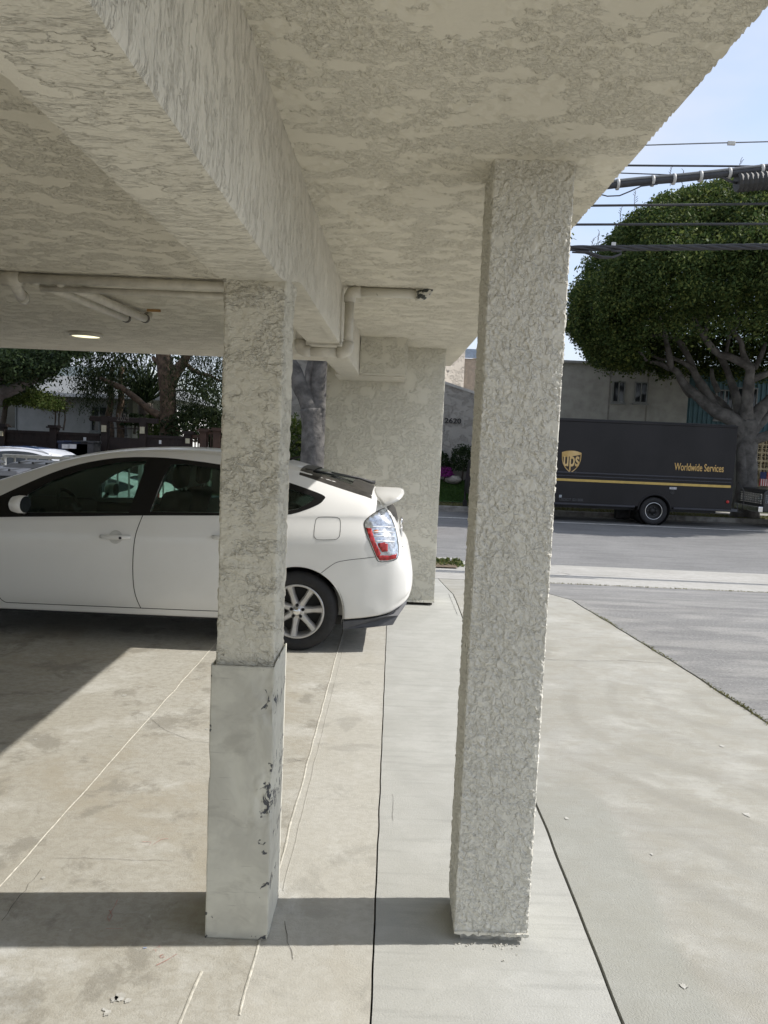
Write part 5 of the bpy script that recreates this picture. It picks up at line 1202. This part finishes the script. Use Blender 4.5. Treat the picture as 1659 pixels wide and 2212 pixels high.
shrub('shrub', (hx(400,27.3)+.02,27.4,.2), .50, 1.55, 2400, M_shrub, 'round dark shrub below the address numerals', 'shrub', .04)
shrub('flowering_shrub', (hx(250,27.1),27.1,.30), .34, .62, 1500, M_flower, 'magenta flowering shrub at the edge of the lawn', 'flowering shrub', .035)
shrub('ground_plant', (hx(240,26.95),26.95,-.27), .35, .55, 900, M_drygrass, 'low pale plant under the magenta flowers', 'plant', .03, stem=False)
rk = MB(); 
bmr = bmesh.new(); bmesh.ops.create_icosphere(bmr, subdivisions=3, radius=1); RV = [tuple(v.co) for v in bmr.verts]; RFc = [tuple(v.index for v in f.verts) for f in bmr.faces]; bmr.free()
for xx, w_, lab in ((hx(335,26.95),.30,'pale boulder on the lawn edge under the round dark shrub'),):
    z0_ = at(*QS(335,1385),26.95).z
    m = MB(); m.add([(xx+a*w_*(1+.25*noise.noise(Vector((a,b,c))*1.7)), 26.95+b*.2, z0_+.02+c*.14*(1+.3*noise.noise(Vector((a,b,c))*2))) for a,b,c in RV], RFc)
    tag(m.build('boulder', simple('pale boulder', (.30,.28,.25), .9, var=.3, bumpd=.02, bs=12), smooth=True), lab, 'rock')
lz = at(*QS(300,1385),27).z
lawn = MB(); lawn.add([(-2.0,25.9,-.285),(5.2,25.9,-.285),(5.2,27.2,lz),(-2.0,27.2,lz)], [(0,1,2,3)]); struct('lawn', lawn, simple('lawn soil green', (.03,.07,.015), .95, var=.3, vs=20))
n = 16000; P = np.column_stack([rng.uniform(.2,4.2,n), rng.uniform(25.95,27.2,n), np.zeros(n)]); P[:,2] = -.285+(P[:,1]-25.9)/1.3*(lz+.285)+.015
A,B = leaves_at(P,.03,.3,hang=-2); tag(quadcloud('lawn_grass', P, A, B, M_grass, None), 'mown green lawn in front of the shaded stucco house', 'grass', kind='stuff')
n = 7000; P = np.column_stack([rng.uniform(-6,14,n), rng.uniform(24.5,25.9,n), np.full(n,-.30)]); A,B = leaves_at(P,.035,.3,hang=-1.5)
tag(quadcloud('parkway_grass', P, A, B, M_drygrass, None), 'patchy dry grass on the strip behind the far kerb', 'grass', kind='stuff')
MB().box(5.2,5.3,26,28,-.3,.2)
pm = at(*QS(405,1560),24.6); pmt = thing('post', (pm.x+.06,24.6,-.3), 'short black post on the kerb strip in front of the lawn', 'post')
MB().tube([(pm.x+.06,24.6,-.3),(pm.x+.06,24.6,.55)], .035, 10).build('shaft', M_blkmat, pmt); MB().box(pm.x+.0,pm.x+.14,24.55,24.66,-.3,-.12).build('base', M_blkmat, pmt)

# ================================================================== WIRES
def p3(zx, zy, Y=12.5): return at(*Q3(zx,zy), Y)
M_wire = simple('black cable', (.035,.036,.04), .55, var=.2); M_wire2 = simple('grey cable', (.16,.17,.18), .5)
def cable(name, pts, r, label, mat=M_wire, Y=12.5, strands=0, pitch=.5, cat='cable', grp=None):
    A0, A1 = p3(*pts[0],Y), p3(*pts[-1],Y); mid = [p3(*q,Y) for q in pts]
    d0 = (mid[1]-mid[0]).normalized(); d1 = (mid[-1]-mid[-2]).normalized()
    L0 = mid[0]-d0*5; L1_ = mid[-1]+d1*14; L1_.z += .3
    if name == 'drop_cable': L1_ = mid[-1]+Vector((.25,0,.04)); L0 = mid[0]+Vector((-1,0,.12))
    P = [L0]
    for a,b in zip([L0]+mid, mid+[L1_]):
        for i in range(1,9): P.append(a.lerp(b,i/8))
    if strands:
        m = MB(); n = len(P)
        for s in range(strands):
            Qp = []; acc = 0
            for i in range(n-1):
                seg = (P[i+1]-P[i]).length; k = max(2,int(seg/.05))
                for j in range(k):
                    q = P[i].lerp(P[i+1],j/k); acc += seg/k; t = acc/pitch*2*math.pi+s*2*math.pi/strands
                    Qp.append(q+Vector((0,math.cos(t),math.sin(t)))*r*.55)
            m.tube(Qp, r*.52, 6)
        o = m.build(name, mat, None, smooth=True)
    else: o = MB().tube(P, r, 8).build(name, mat, None, smooth=True)
    return tag(o, label, cat, grp)
cable('overhead_wire', [(720,365),(1200,350),(1400,345),(1659,338)], .010, 'thin topmost overhead wire carrying a small pale clamp', M_wire2, cat='wire')
c_ = p3(1388,350); wcl = tag(MB().box(c_.x-.06,c_.x+.06,c_.y-.02,c_.y+.02,c_.z-.03,c_.z+.03).build('wire_clamp', simple('pale clamp', (.5,.5,.47), .5), bevel=.008), 'pale clamp on the topmost overhead wire', 'clamp')
cable('overhead_wire', [(595,514),(1000,517),(1659,521)], .016, 'dark overhead wire just above the thick lashed cable', cat='wire')
cable('overhead_wire', [(550,570),(950,584),(1030,588),(1400,600)], .009, 'thin wire that meets the thick lashed cable from the left', cat='wire')
tc_ = thing('overhead_cable', p3(450,672), 'thick dark cable bundle rising to the right, strapped with pale rings', 'cable')
pts = [(450,668),(700,640),(1000,615),(1400,572),(1659,543)]; mid = [p3(*q,12.4) for q in pts]; ext = [mid[0]-(mid[1]-mid[0])*3]+mid+[mid[-1]+(mid[-1]-mid[-2])*9]
MB().tube(ext, .052, 12).build('cable_core', M_wire, tc_, smooth=True)
mw = MB(); mw.tube([p+Vector((0,-.03,.055)) for p in ext], .022, 8); mw.build('support_strand', M_wire2, tc_, smooth=True)
for zx in (545,803,960,1157,1370,1610):
    zy = np.interp(zx,[q[0] for q in pts],[q[1] for q in pts]); c = p3(zx,zy,12.4); dd = Vector((1,0,.06)).normalized()
    MB().tube([c-dd*.018+Vector((0,0,.005)),c+dd*.018+Vector((0,0,.005))], .085, 14).build('strap', simple('pale strap', (.45,.45,.44), .5), tc_, smooth=True)
sl = thing('splice_case', p3(1560,640), 'ribbed black splice case hanging under the thick cable', 'splice case')
a, b = p3(1425,645,12.4), p3(1900,600,12.4); nn_ = 26; P = [a.lerp(b,i/nn_) for i in range(nn_+1)]
MB().tube(P, [.13+(.018 if i%2 else 0) for i in range(nn_+1)], 14).build('case_shell', M_blkmat, sl)
MB().tube([a-Vector((.35,0,-.14)),a-Vector((.12,0,-.03)),a], .02, 8).build('entry_cable', M_wire, sl, smooth=True)
cable('drop_cable', [(415,728),(470,742),(560,738),(640,705),(720,668)], .010, 'slack loop of thin cable drooping below the thick bundle', cat='wire', Y=12.35)
cable('overhead_wire', [(340,812),(1000,806),(1659,799)], .019, 'dark overhead wire across the top third of the tree crown', cat='wire')
cable('overhead_wire', [(245,952),(1000,950),(1659,948)], .019, 'dark overhead wire midway between the twisted cable and the one above', cat='wire')
cable('twisted_cable', [(230,1128),(900,1124),(1659,1114)], .048, 'thick twisted cable crossing the middle of the tree crown', cat='cable', strands=4, pitch=1.2)
lo_ = MB(); a = [p3(x,y,12.45) for x,y in ((235,1150),(330,1155),(430,1190),(510,1195),(570,1170),(570,1150),(500,1148))]; lo_.tube(a, .018, 8); lo_.tube([q+Vector((-.05,.02,-.012)) for q in a[:4]], .014, 8)
tag(lo_.build('cable_loop', M_wire, None, smooth=True), 'small slack cable loop tied under the thick twisted cable', 'cable')
c = p3(516,1104); tag(MB().box(c.x-.03,c.x+.03,c.y-.02,c.y+.02,c.z-.01,c.z+.04).build('cable_tag', simple('white tag', (.65,.65,.65), .5)), 'tiny white tag on top of the twisted cable', 'tag')

# ================================================================== LEFT: RAILING, BINS, FENCE, HOUSE, TREES
RY = 11.0; z_r = 1.19
ra = thing('metal_railing', (-2,RY,gz(RY)), 'white metal railing with thin balusters behind the carport', 'railing')
M_rail = simple('white railing paint', (.62,.63,.62), .5)
rx0, rx1 = at(*Q1(25,1485),RY).x, at(*Q6(740,250),RY).x+.2
MB().box(rx0,rx1,RY-.025,RY+.025,z_r-.02,z_r+.025).build('top_rail', M_rail, ra); MB().box(rx0,rx1,RY-.02,RY+.02,.02,.06).build('bottom_rail', M_rail, ra)
i = 0; x = rx0
while x <= rx1+.01:
    big = i%12 == 0; w_ = .028 if big else .010
    MB().box(x-w_,x+w_,RY-w_,RY+w_,gz(RY)-.05 if big else .06,z_r-.02).build('post' if big else 'baluster', M_rail, ra); x += .165; i += 1
M_bin = simple('dark grey bin plastic', (.06,.065,.075), .5, var=.25, vs=5); M_bin2 = simple('black bin plastic', (.03,.032,.034), .45, var=.3)
def bin_(x, y, zt, mat, label, w=.58, d=.62, lidmat=None):
    t = thing('wheelie_bin', (x,y,0), label, 'wheelie bin', 'wheelie bins by the white railing'); b = MB()
    b.add([(x-w*.38,y-d*.38,.03),(x+w*.38,y-d*.38,.03),(x+w*.38,y+d*.38,.03),(x-w*.38,y+d*.38,.03),(x-w*.5,y-d*.5,zt-.12),(x+w*.5,y-d*.5,zt-.12),(x+w*.5,y+d*.5,zt-.12),(x-w*.5,y+d*.5,zt-.12)],
          [(0,3,2,1),(4,5,6,7),(0,1,5,4),(1,2,6,5),(2,3,7,6),(3,0,4,7)]); b.build('bin_body', mat, t, bevel=.02)
    MB().box(x-w*.53,x+w*.53,y-d*.53,y+d*.53,zt-.14,zt-.10).build('rim', mat, t, bevel=.01)
    l = MB(); l.add([(x-w*.54,y-d*.56,zt-.10),(x+w*.54,y-d*.56,zt-.10),(x+w*.54,y+d*.55,zt-.07),(x-w*.54,y+d*.55,zt-.07),(x-w*.42,y-d*.42,zt-.035),(x+w*.42,y-d*.42,zt-.035),(x+w*.42,y+d*.45,zt),(x-w*.42,y+d*.45,zt)],
          [(0,3,2,1),(4,5,6,7),(0,1,5,4),(1,2,6,5),(2,3,7,6),(3,0,4,7)]); l.build('lid', lidmat or mat, t, bevel=.015)
    for k in (-.25,0,.25): MB().box(x+k*w-.015,x+k*w+.015,y-d*.42,y+d*.42,zt-.035,zt-.012).build('lid_rib', mat, t)
    for s in (-1,1): MB().lathe([(.10,-.02),(.10,.02),(0,.02),(0,-.02)], (x+s*w*.40,y+d*.42,.10), 'X', 20).build('wheel', M_blkmat, t)
bin_(at(*Q1(60,1590),9.9).x,9.9,1.09,M_bin,'dark grey wheelie bin nearest the left edge, in front of the railing')
bin_(at(*Q1(310,1540),10.35).x,10.35,1.17,M_bin2,'black wheelie bin with ribbed lid touching the nose of the white car in view', .72)
bin_(-5.75,10.3,1.18,M_bin2,'black wheelie bin cut off by the left edge of the photo', .72)

# dark fence with posts, lanterns and a gate frame across the street
FY = 25.4; fp = lambda zx, zy, Y=FY: at(*Q1(zx,zy), Y)
M_fen = simple('dark brown stained wood', (.016,.009,.007), .75, var=.35, vs=4); M_fen2 = simple('reddish brown wood', (.06,.033,.022), .8, var=.3, vs=4); M_lan = simple('lantern glass', (.45,.42,.30), .5)
fe = thing('wooden_fence', (-12,FY,-.3), 'long dark brown board fence across the street with capped posts and lanterns', 'fence')
zt1 = fp(500,1305).z
def fpanel(x0, x1, par, mat, z1, slats=False):
    m = MB()
    if slats:
        x = x0
        while x < x1: m.box(x,x+.035,FY-.02,FY+.02,.15,z1-.08); x += .10
        m.box(x0,x1,FY-.04,FY+.04,z1-.1,z1); m.box(x0,x1,FY-.04,FY+.04,.1,.2)
    else:
        x = x0
        while x < x1: m.box(x,min(x1,x+.145),FY-.015,FY+.015,-.3,z1-.06); x += .15
        m.box(x0,x1,FY-.06,FY+.05,z1-.09,z1); m.box(x0,x1,FY-.05,FY-.015,z1-.40,z1-.32)
    m.build('fence_panel', mat, par)
def fpost(x, par, z1, mat, lantern=True):
    p = MB().box(x-.11,x+.11,FY-.12,FY+.12,-.3,z1).build('fence_post', mat, par)
    MB().box(x-.19,x+.19,FY-.2,FY+.2,z1,z1+.05).box(x-.15,x+.15,FY-.16,FY+.16,z1+.05,z1+.10).build('post_cap', mat, p)
    if lantern: MB().box(x-.055,x+.075,FY-.17,FY-.12,z1-.30,z1-.14).build('lantern', M_lan, p)
g0, g1 = fp(780,1340).x, fp(1062,1340).x
fpanel(-19, fp(45,1290).x-.0, fe, M_fen, zt1); 
for a_, b_ in ((20,400),(400,765)): fpanel(fp(a_,1290).x+.1, fp(b_,1290).x-.1, fe, M_fen, zt1)
fpanel(g1+.1, fp(1395,1330).x-.1, fe, M_fen, fp(1200,1330).z)
fpost(fp(20,1290).x, fe, fp(20,1265).z, M_fen); fpost(fp(402,1290).x, fe, fp(402,1275).z, M_fen, False); fpost(fp(1397,1320).x, fe, fp(1397,1320).z, M_fen)
fs2 = thing('wooden_fence', (-5,FY,-.3), 'lighter reddish slatted fence section right of the dark fence', 'fence')
fpanel(fp(1420,1330).x, fp(1505,1330).x, fs2, M_fen2, fp(1460,1325).z, True); fpanel(fp(1515,1300).x, fp(1600,1300).x, fs2, M_fen2, fp(1560,1300).z, True); fpanel(fp(1630,1300).x, fp(1630,1300).x+2.0, fs2, M_fen2, fp(1640,1330).z, True)
fpost(fp(1510,1300).x, fs2, fp(1510,1300).z, M_fen2, False); fpost(fp(1608,1290).x, fs2, fp(1608,1295).z, M_fen2, False)
ga = thing('gate', ((g0+g1)/2,FY,-.3), 'dark timber garden gate under a cross beam with address numerals', 'gate')
for x in (g0,g1):
    p = MB().box(x-.11,x+.11,FY-.12,FY+.12,-.3,fp(900,1190).z).build('gate_post', M_fen, ga); zl = fp(770,1278).z
    MB().box(x-.07,x+.08,FY-.17,FY-.12,zl-.11,zl+.11).build('lantern', M_lan, p)
bz0, bz1 = fp(800,1228).z, fp(800,1190).z
MB().box(fp(670,1200).x,fp(1172,1200).x,FY-.10,FY+.10,bz0,bz1).build('cross_beam', M_fen, ga, bevel=.02)
MB().box(g0+.11,g1-.11,FY-.03,FY+.03,-.2,fp(900,1345).z).build('gate_leaf', M_fen, ga); MB().box(g0+.11,g1-.11,FY-.02,FY+.02,fp(900,1280).z,fp(900,1272).z).build('gate_bar', M_fen, ga)
n0, n1 = fp(872,1228), fp(962,1228); tt = text('2624', 'address_numerals', .36, simple('dull bronze numerals', (.09,.08,.065), .5), ga, (n0.x,FY-.115,n0.z+.03), .008)
vx = [v.co.x for v in tt.data.vertices]; k = (n1.x-n0.x)/(max(vx)-min(vx)); tt.data.transform(Matrix.Diagonal((k,1,1,1)))
nt2 = [(fp(630,1355),.09,.11),(fp(775,1368),.09,.11),(fp(1188,1378),.08,.12)]
for q, w_, h_ in nt2:
    tag(MB().box(q.x-w_/2,q.x+w_/2,FY-.025,FY-.018,q.z-h_/2,q.z+h_/2).build('notice', simple('white notice', (.6,.6,.6), .6)), {0:'small white notice on the dark fence left of the gate',1:'small white notice on the left gate post',2:'small white notice on the dark fence right of the gate'}[nt2.index((q,w_,h_))], 'notice', 'small notices pinned to the dark fence')
for zx, mt, lb in ((505,simple('navy bin plastic',(.02,.03,.06),.5),'dark blue bin with white label at left of the pair by the dark fence'),(555,simple('blue bin plastic',(.015,.03,.08),.5),'blue bin with white label beside the dark blue one by the fence'),(610,M_bin2,'black bin right of the blue bin by the dark fence'),(650,M_bin2,'black bin nearest the gate by the dark fence')):
    q = at(*Q1(zx+12,1375),24.6); t = thing('wheelie_bin', (q.x,24.6,-.3), lb, 'wheelie bin', 'wheelie bins in front of the dark fence')
    MB().box(q.x-.25,q.x+.25,24.3,24.9,-.3,q.z-.05).build('bin_body', mt, t, bevel=.02); MB().box(q.x-.28,q.x+.28,24.27,24.93,q.z-.05,q.z+.02).build('lid', mt, t, bevel=.02)
    if zx < 600: MB().box(q.x-.12,q.x+.12,24.285,24.298,q.z-.22,q.z-.08).build('label_sticker', simple('sticker white', (.6,.6,.6), .5), t)

# bungalow behind the fence
hq = lambda zx, zy, Y=31.0: at(*Q1(zx,zy), Y)
ho = thing('bungalow', (-13,31,-.3), 'low white shingle-roofed house in shade behind the dark fence', 'house')
M_hw = simple('shade-toned white wall', (.22,.225,.225), .85, var=.1, vs=2); M_rf = N('grey shingles'); v_ = M_rf.co((1,1,1)); br = M_rf.t.nodes.new('ShaderNodeTexBrick'); M_rf.l(v_, br.inputs['Vector']); br.inputs['Scale'].default_value = 3.0  # M_hw: tree shade put into the white wall as a darker tone
br.inputs['Color1'].default_value = (.16,.17,.17,1); br.inputs['Color2'].default_value = (.22,.23,.23,1); br.inputs['Mortar'].default_value = (.06,.06,.06,1); M_rf = M_rf.fin(br.outputs['Color'], .9)
ez = hq(600,1020).z; xE = hq(1215,1040).x
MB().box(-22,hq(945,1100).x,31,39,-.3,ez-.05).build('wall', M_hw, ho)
MB().box(hq(945,1100).x,xE,31.6,38.6,-.3,ez-.05).build('wall', simple('bright white wall', (.72,.72,.70), .8), ho)  # brighter copy of the white wall for its sunlit end
rf = MB(); rz = hq(380,880,34.5).z; rf.add([(-23,30.5,ez-.05),(xE+.4,30.5,ez-.05),(xE-1.2,34.8,rz),(-23,34.8,rz),(-23,39.4,ez-.05),(xE+.4,39.4,ez-.05)], [(0,1,2,3),(3,2,5,4),(1,5,2),(0,4,5,1)]); rf.build('roof', M_rf, ho)
MB().box(-23,xE+.42,30.44,30.5,ez-.16,ez-.02).build('fascia', simple('white fascia', (.5,.5,.5), .7), ho)
hi0, hi1 = hq(330,930,36), hq(560,815,36); MB().box(hq(340,900,36).x,hq(475,900,36).x+4,36,42,2.5,hi1.z).build('upper_wall', simple('pale upper wall', (.45,.50,.48), .8), ho)
MB().tube([(hq(385,880,33).x,33,rz-.6),(hq(385,880,33).x,33,hq(385,850,33).z)], .10, 10).build('roof_vent', M_chrome, ho)
windows(ho, [(-16.8,hq(125,1090).x,hq(60,1280).z,hq(60,1090).z),(hq(675,1110).x,hq(800,1110).x,hq(700,1300).z,hq(700,1110).z)], 31, simple('dark window frame', (.12,.13,.13), .6))
windows(ho, [(hq(895,1120).x,hq(942,1120).x+.0,hq(900,1320).z,hq(900,1120).z)], 30.98, simple('dark window frame', (.05,.05,.05), .6))
windows(ho, [(hq(1165,1180,31.6).x,hq(1200,1180,31.6).x,hq(1165,1310,31.6).z,hq(1165,1180,31.6).z)], 31.6, simple('grey shutter', (.3,.3,.32), .6), 3, .03)
# trees on the left
V1 = lambda *a, Y=27.0: [at(*Q1(x,y),Y+(d[0] if d else 0)) for x,y,*d in a]
pt = at(*Q1(1255,1320),27.3); tr1 = thing('pepper_tree', (pt.x,27.3,-.3), 'pepper tree with peeling brown trunk and drooping foliage behind the gate', 'tree')
limb_mesh(tr1, 'trunk', M_bark2, [([Vector((pt.x,27.3,-.4)), *V1((1255,1320),(1250,1200),(1240,1000),(1230,850),(1210,740),(1180,600),(1100,450))], [.42,.34,.30,.28,.30,.27,.22,.15]),
   (V1((1255,960),(1290,880),(1350,800),(1380,740),(1450,600)), [.22,.2,.18,.15,.1]), (V1((1215,1200),(1100,1130),(1000,1050),(900,980),(820,940),(740,900)), [.13,.12,.11,.10,.08,.05]),
   (V1((1200,780),(1150,770),(1130,740)), [.1,.08,.06]), (V1((1380,800),(1450,860),(1560,890),(1640,930)), [.08,.06,.05,.03])], 12)
def weeping(cx0, cx1, zlo, zhi, Y0, Y1, n, ln, mat, parent, zbot=None, sz=.05):
    xs = rng.uniform(cx0,cx1,n); ys = rng.uniform(Y0,Y1,n); zs = rng.uniform(zlo,zhi,n); C = []; L_ = rng.uniform(.4,1,n)*ln
    for x,y,z,l in zip(xs,ys,zs,L_):
        if noise.noise(Vector((x*.55,z*.55,y*.5))) < -.12: continue
        k = int(l/.07); t = np.arange(k)*.07; sw = rng.normal(0,.12)
        C.append(np.column_stack([x+sw*t+rng.normal(0,.045,k), y+rng.normal(0,.045,k), z-t]))
    P = np.vstack(C)
    if zbot is not None: P = P[P[:,2] > zbot(P[:,0])]
    A,B = leaves_at(P, sz, .3, hang=1.4); return quadcloud('foliage', P, A, B, mat, parent)
cxx = lambda zx: at(*Q1(zx,900),27).x
weeping(cxx(1280), cxx(1760), 2.6, 6.4, 25.8, 28.6, 1000, 1.9, M_pepper, tr1, lambda x: 1.75+0*x)
weeping(cxx(480), cxx(1200), 3.5, 6.6, 26.6, 29.2, 950, 1.5, M_pepper, tr1, lambda x: 2.5+.35*np.sin(x*2.3))
weeping(cxx(520), cxx(880), 2.9, 4.2, 26.8, 28.6, 330, 1.3, M_pepper, tr1, lambda x: 1.9+.3*np.sin(x*3))
for a, sh_, lb in ((810,0,'thin brown trunk left of the pair growing behind the gate beam'),(885,.1,'thin brown trunk right of the pair growing behind the gate beam')):
    q = at(*Q1(a,1330),28); t = thing('young_tree', (q.x,28,-.3), lb, 'tree'); limb_mesh(t, 'trunk', M_bark2, [([Vector((q.x,28,-.3)),*V1((a+8,1300,1),(a-5,1200,1),(a+15,1080,1),(a+5,950,1),(a+20,820,1))],[.16,.14,.12,.11,.09,.07])])
    Pc = np.column_stack([q.x+rng.normal(0,.8,900), 28+rng.normal(0,.6,900), rng.uniform(3.0,5.2,900)]); A,B = leaves_at(Pc,.09,.4,1); quadcloud('crown', Pc, A, B, M_pepper, t)
# fan of spiky fronds
q = at(*Q1(1078,1180),28.6); pa = thing('palm', (q.x,28.6,-.3), 'small palm with upright spiky fronds in front of the white house', 'palm')
limb_mesh(pa, 'trunk', M_twig, [([Vector((q.x,28.6,-.3)), q, at(*Q1(1080,1090),28.6)], [.2,.28,.25])])
fm = MB()
for k in range(26):
    t = -1.25+2.5*k/25+random.uniform(-.06,.06); ln = random.uniform(1.2,2.3); b0 = at(*Q1(1080,1085),28.6); e = b0+Vector((math.sin(t)*ln*.75,random.uniform(-.4,.4),math.cos(t)*ln)); mm_ = b0.lerp(e,.5)+Vector((0,0,.12))
    fm.tube([b0,mm_,e+Vector((math.sin(t)*.1,0,-.12))], [.03,.05,.012], 4)
fm.build('fronds', M_shrub, pa)
shrub('topiary', (at(*Q1(995,1270),27.8).x,27.8,1.6), .42, .75, 1600, M_shrub, 'round clipped bush showing over the gate', 'shrub', .05)
shrub('shrub', (at(*Q1(1130,1290),27.6).x,27.6,.9), .5, 1.6, 1500, M_maple, 'light green bush behind the fence right of the gate', 'shrub', .06)
shrub('shrub', (at(*Q1(1500,1260),27.0).x,27.0,.6), 1.3, 2.2, 4200, M_pepper, 'leafy bush behind the slatted fence', 'shrub', .07)
# dark ficus at the left edge with a low limb
q = at(*Q1(-60,1300),24.0); tr2 = thing('ficus_tree', (q.x,24.0,-.3), 'dark leaning ficus at the left edge with a long low limb', 'tree')
limb_mesh(tr2, 'trunk', M_bark, [([Vector((q.x-.6,24,-.3)), *V1((-120,1150,-3),(-60,1060,-3),(0,1010,-3),(110,985,-3),(250,910,-3),(370,860,-3),(450,790,-3),(500,720,-3),(560,620,-3))], [.5,.4,.34,.24,.17,.15,.13,.11,.10,.07]),
   (V1((-60,900,-3),(0,840,-3),(90,770,-3),(150,750,-3),(200,690,-3),(230,600,-3)), [.3,.22,.2,.18,.14,.1]), (V1((-80,1100,-3),(-60,900,-3),(-40,760,-3)), [.4,.3,.25])], 12)
n = 900; zxs = rng.uniform(-200,640,n); lo = np.interp(zxs, [-200,60,120,230,330,400,470,560,640], [860,840,860,885,850,790,730,700,690]); zys = lo-rng.gamma(2,45,n)
Cc = np.array([at(*Q1(a,b), 24+d) for a,b,d in zip(zxs, zys, rng.normal(0,1.2,n))]); keep = [not(a > 420 and noise.noise(Vector((a*.012,b*.012,0))) > -.05) for a,b in zip(zxs,zys)]; Cc = Cc[keep]
P = np.repeat(Cc,40,axis=0)+rng.normal(0,1,(len(Cc)*40,3))*.20; A,B = leaves_at(P,.065,.5); quadcloud('crown', P, A, B, M_shrub, tr2)
# pale layered maple
q = at(*Q1(40,1200),26.8); mp_ = thing('maple_tree', (q.x,26.8,-.3), 'small tree with layered yellow green leaves at the left behind the fence', 'tree')
limb_mesh(mp_, 'trunk', M_twig, [(V1((10,1290),(30,1180),(50,1070),(90,980)), [.12,.10,.08,.05]), (V1((50,1070),(150,1040),(300,1050)), [.06,.04,.02]), (V1((40,1100),(0,1000),(-60,950)), [.06,.05,.03])])
n = 420; zxs = rng.uniform(-120,430,n); lay = rng.integers(0,4,n); zys = np.array([930,980,1020,1065])[lay]+np.abs(zxs-60)*.12+rng.normal(0,9,n); ok = zxs < np.array([230,300,380,430])[lay]; zxs, zys = zxs[ok], zys[ok]
Cc = np.array([at(*Q1(a,b), 26.8+d) for a,b,d in zip(zxs, zys, rng.normal(0,.7,len(zxs)))]); P = np.repeat(Cc,34,axis=0)+rng.normal(0,1,(len(Cc)*34,3))*np.array([.22,.2,.07]); A,B = leaves_at(P,.05,.5); quadcloud('crown', P, A, B, M_maple, mp_)
q = at(*Q1(430,1250),27.2); ps = thing('young_tree', (q.x,27.2,-.3), 'slender sapling with pinkish sparse leaves against the shaded white wall', 'tree')
limb_mesh(ps, 'trunk', M_twig, [(V1((405,1290),(410,1180),(400,1090)), [.03,.025,.015]), (V1((470,1290),(480,1190),(465,1090)), [.03,.025,.015]), (V1((440,1290),(435,1200),(450,1110)), [.03,.025,.015])])
Pc = np.array([at(*Q1(a,b),27.2+random.uniform(-.4,.4)) for a,b in zip(rng.normal(420,50,900), rng.normal(1105,30,900))]); A,B = leaves_at(Pc,.045,.4); quadcloud('crown', Pc, A, B, leafmat('dull pinkish leaves', (.09,.08,.05), (.13,.12,.07), (.22,.12,.09)), ps)
# backdrop tree mass far behind the bungalow
n = 3200; Cc = np.column_stack([rng.uniform(-40,1,n), rng.uniform(46,50,n), rng.gamma(2.2,1.0,n)-.2]); Cc = Cc[Cc[:,2] < 5.2+1.2*np.sin(Cc[:,0]*.8)]
P = np.repeat(Cc,16,axis=0)+rng.normal(0,1,(len(Cc)*16,3))*.45; A,B = leaves_at(P,.16,.5); tag(quadcloud('distant_trees', P, A, B, M_shrub, None), 'far dark band of trees behind the bungalow', 'trees', kind='stuff')
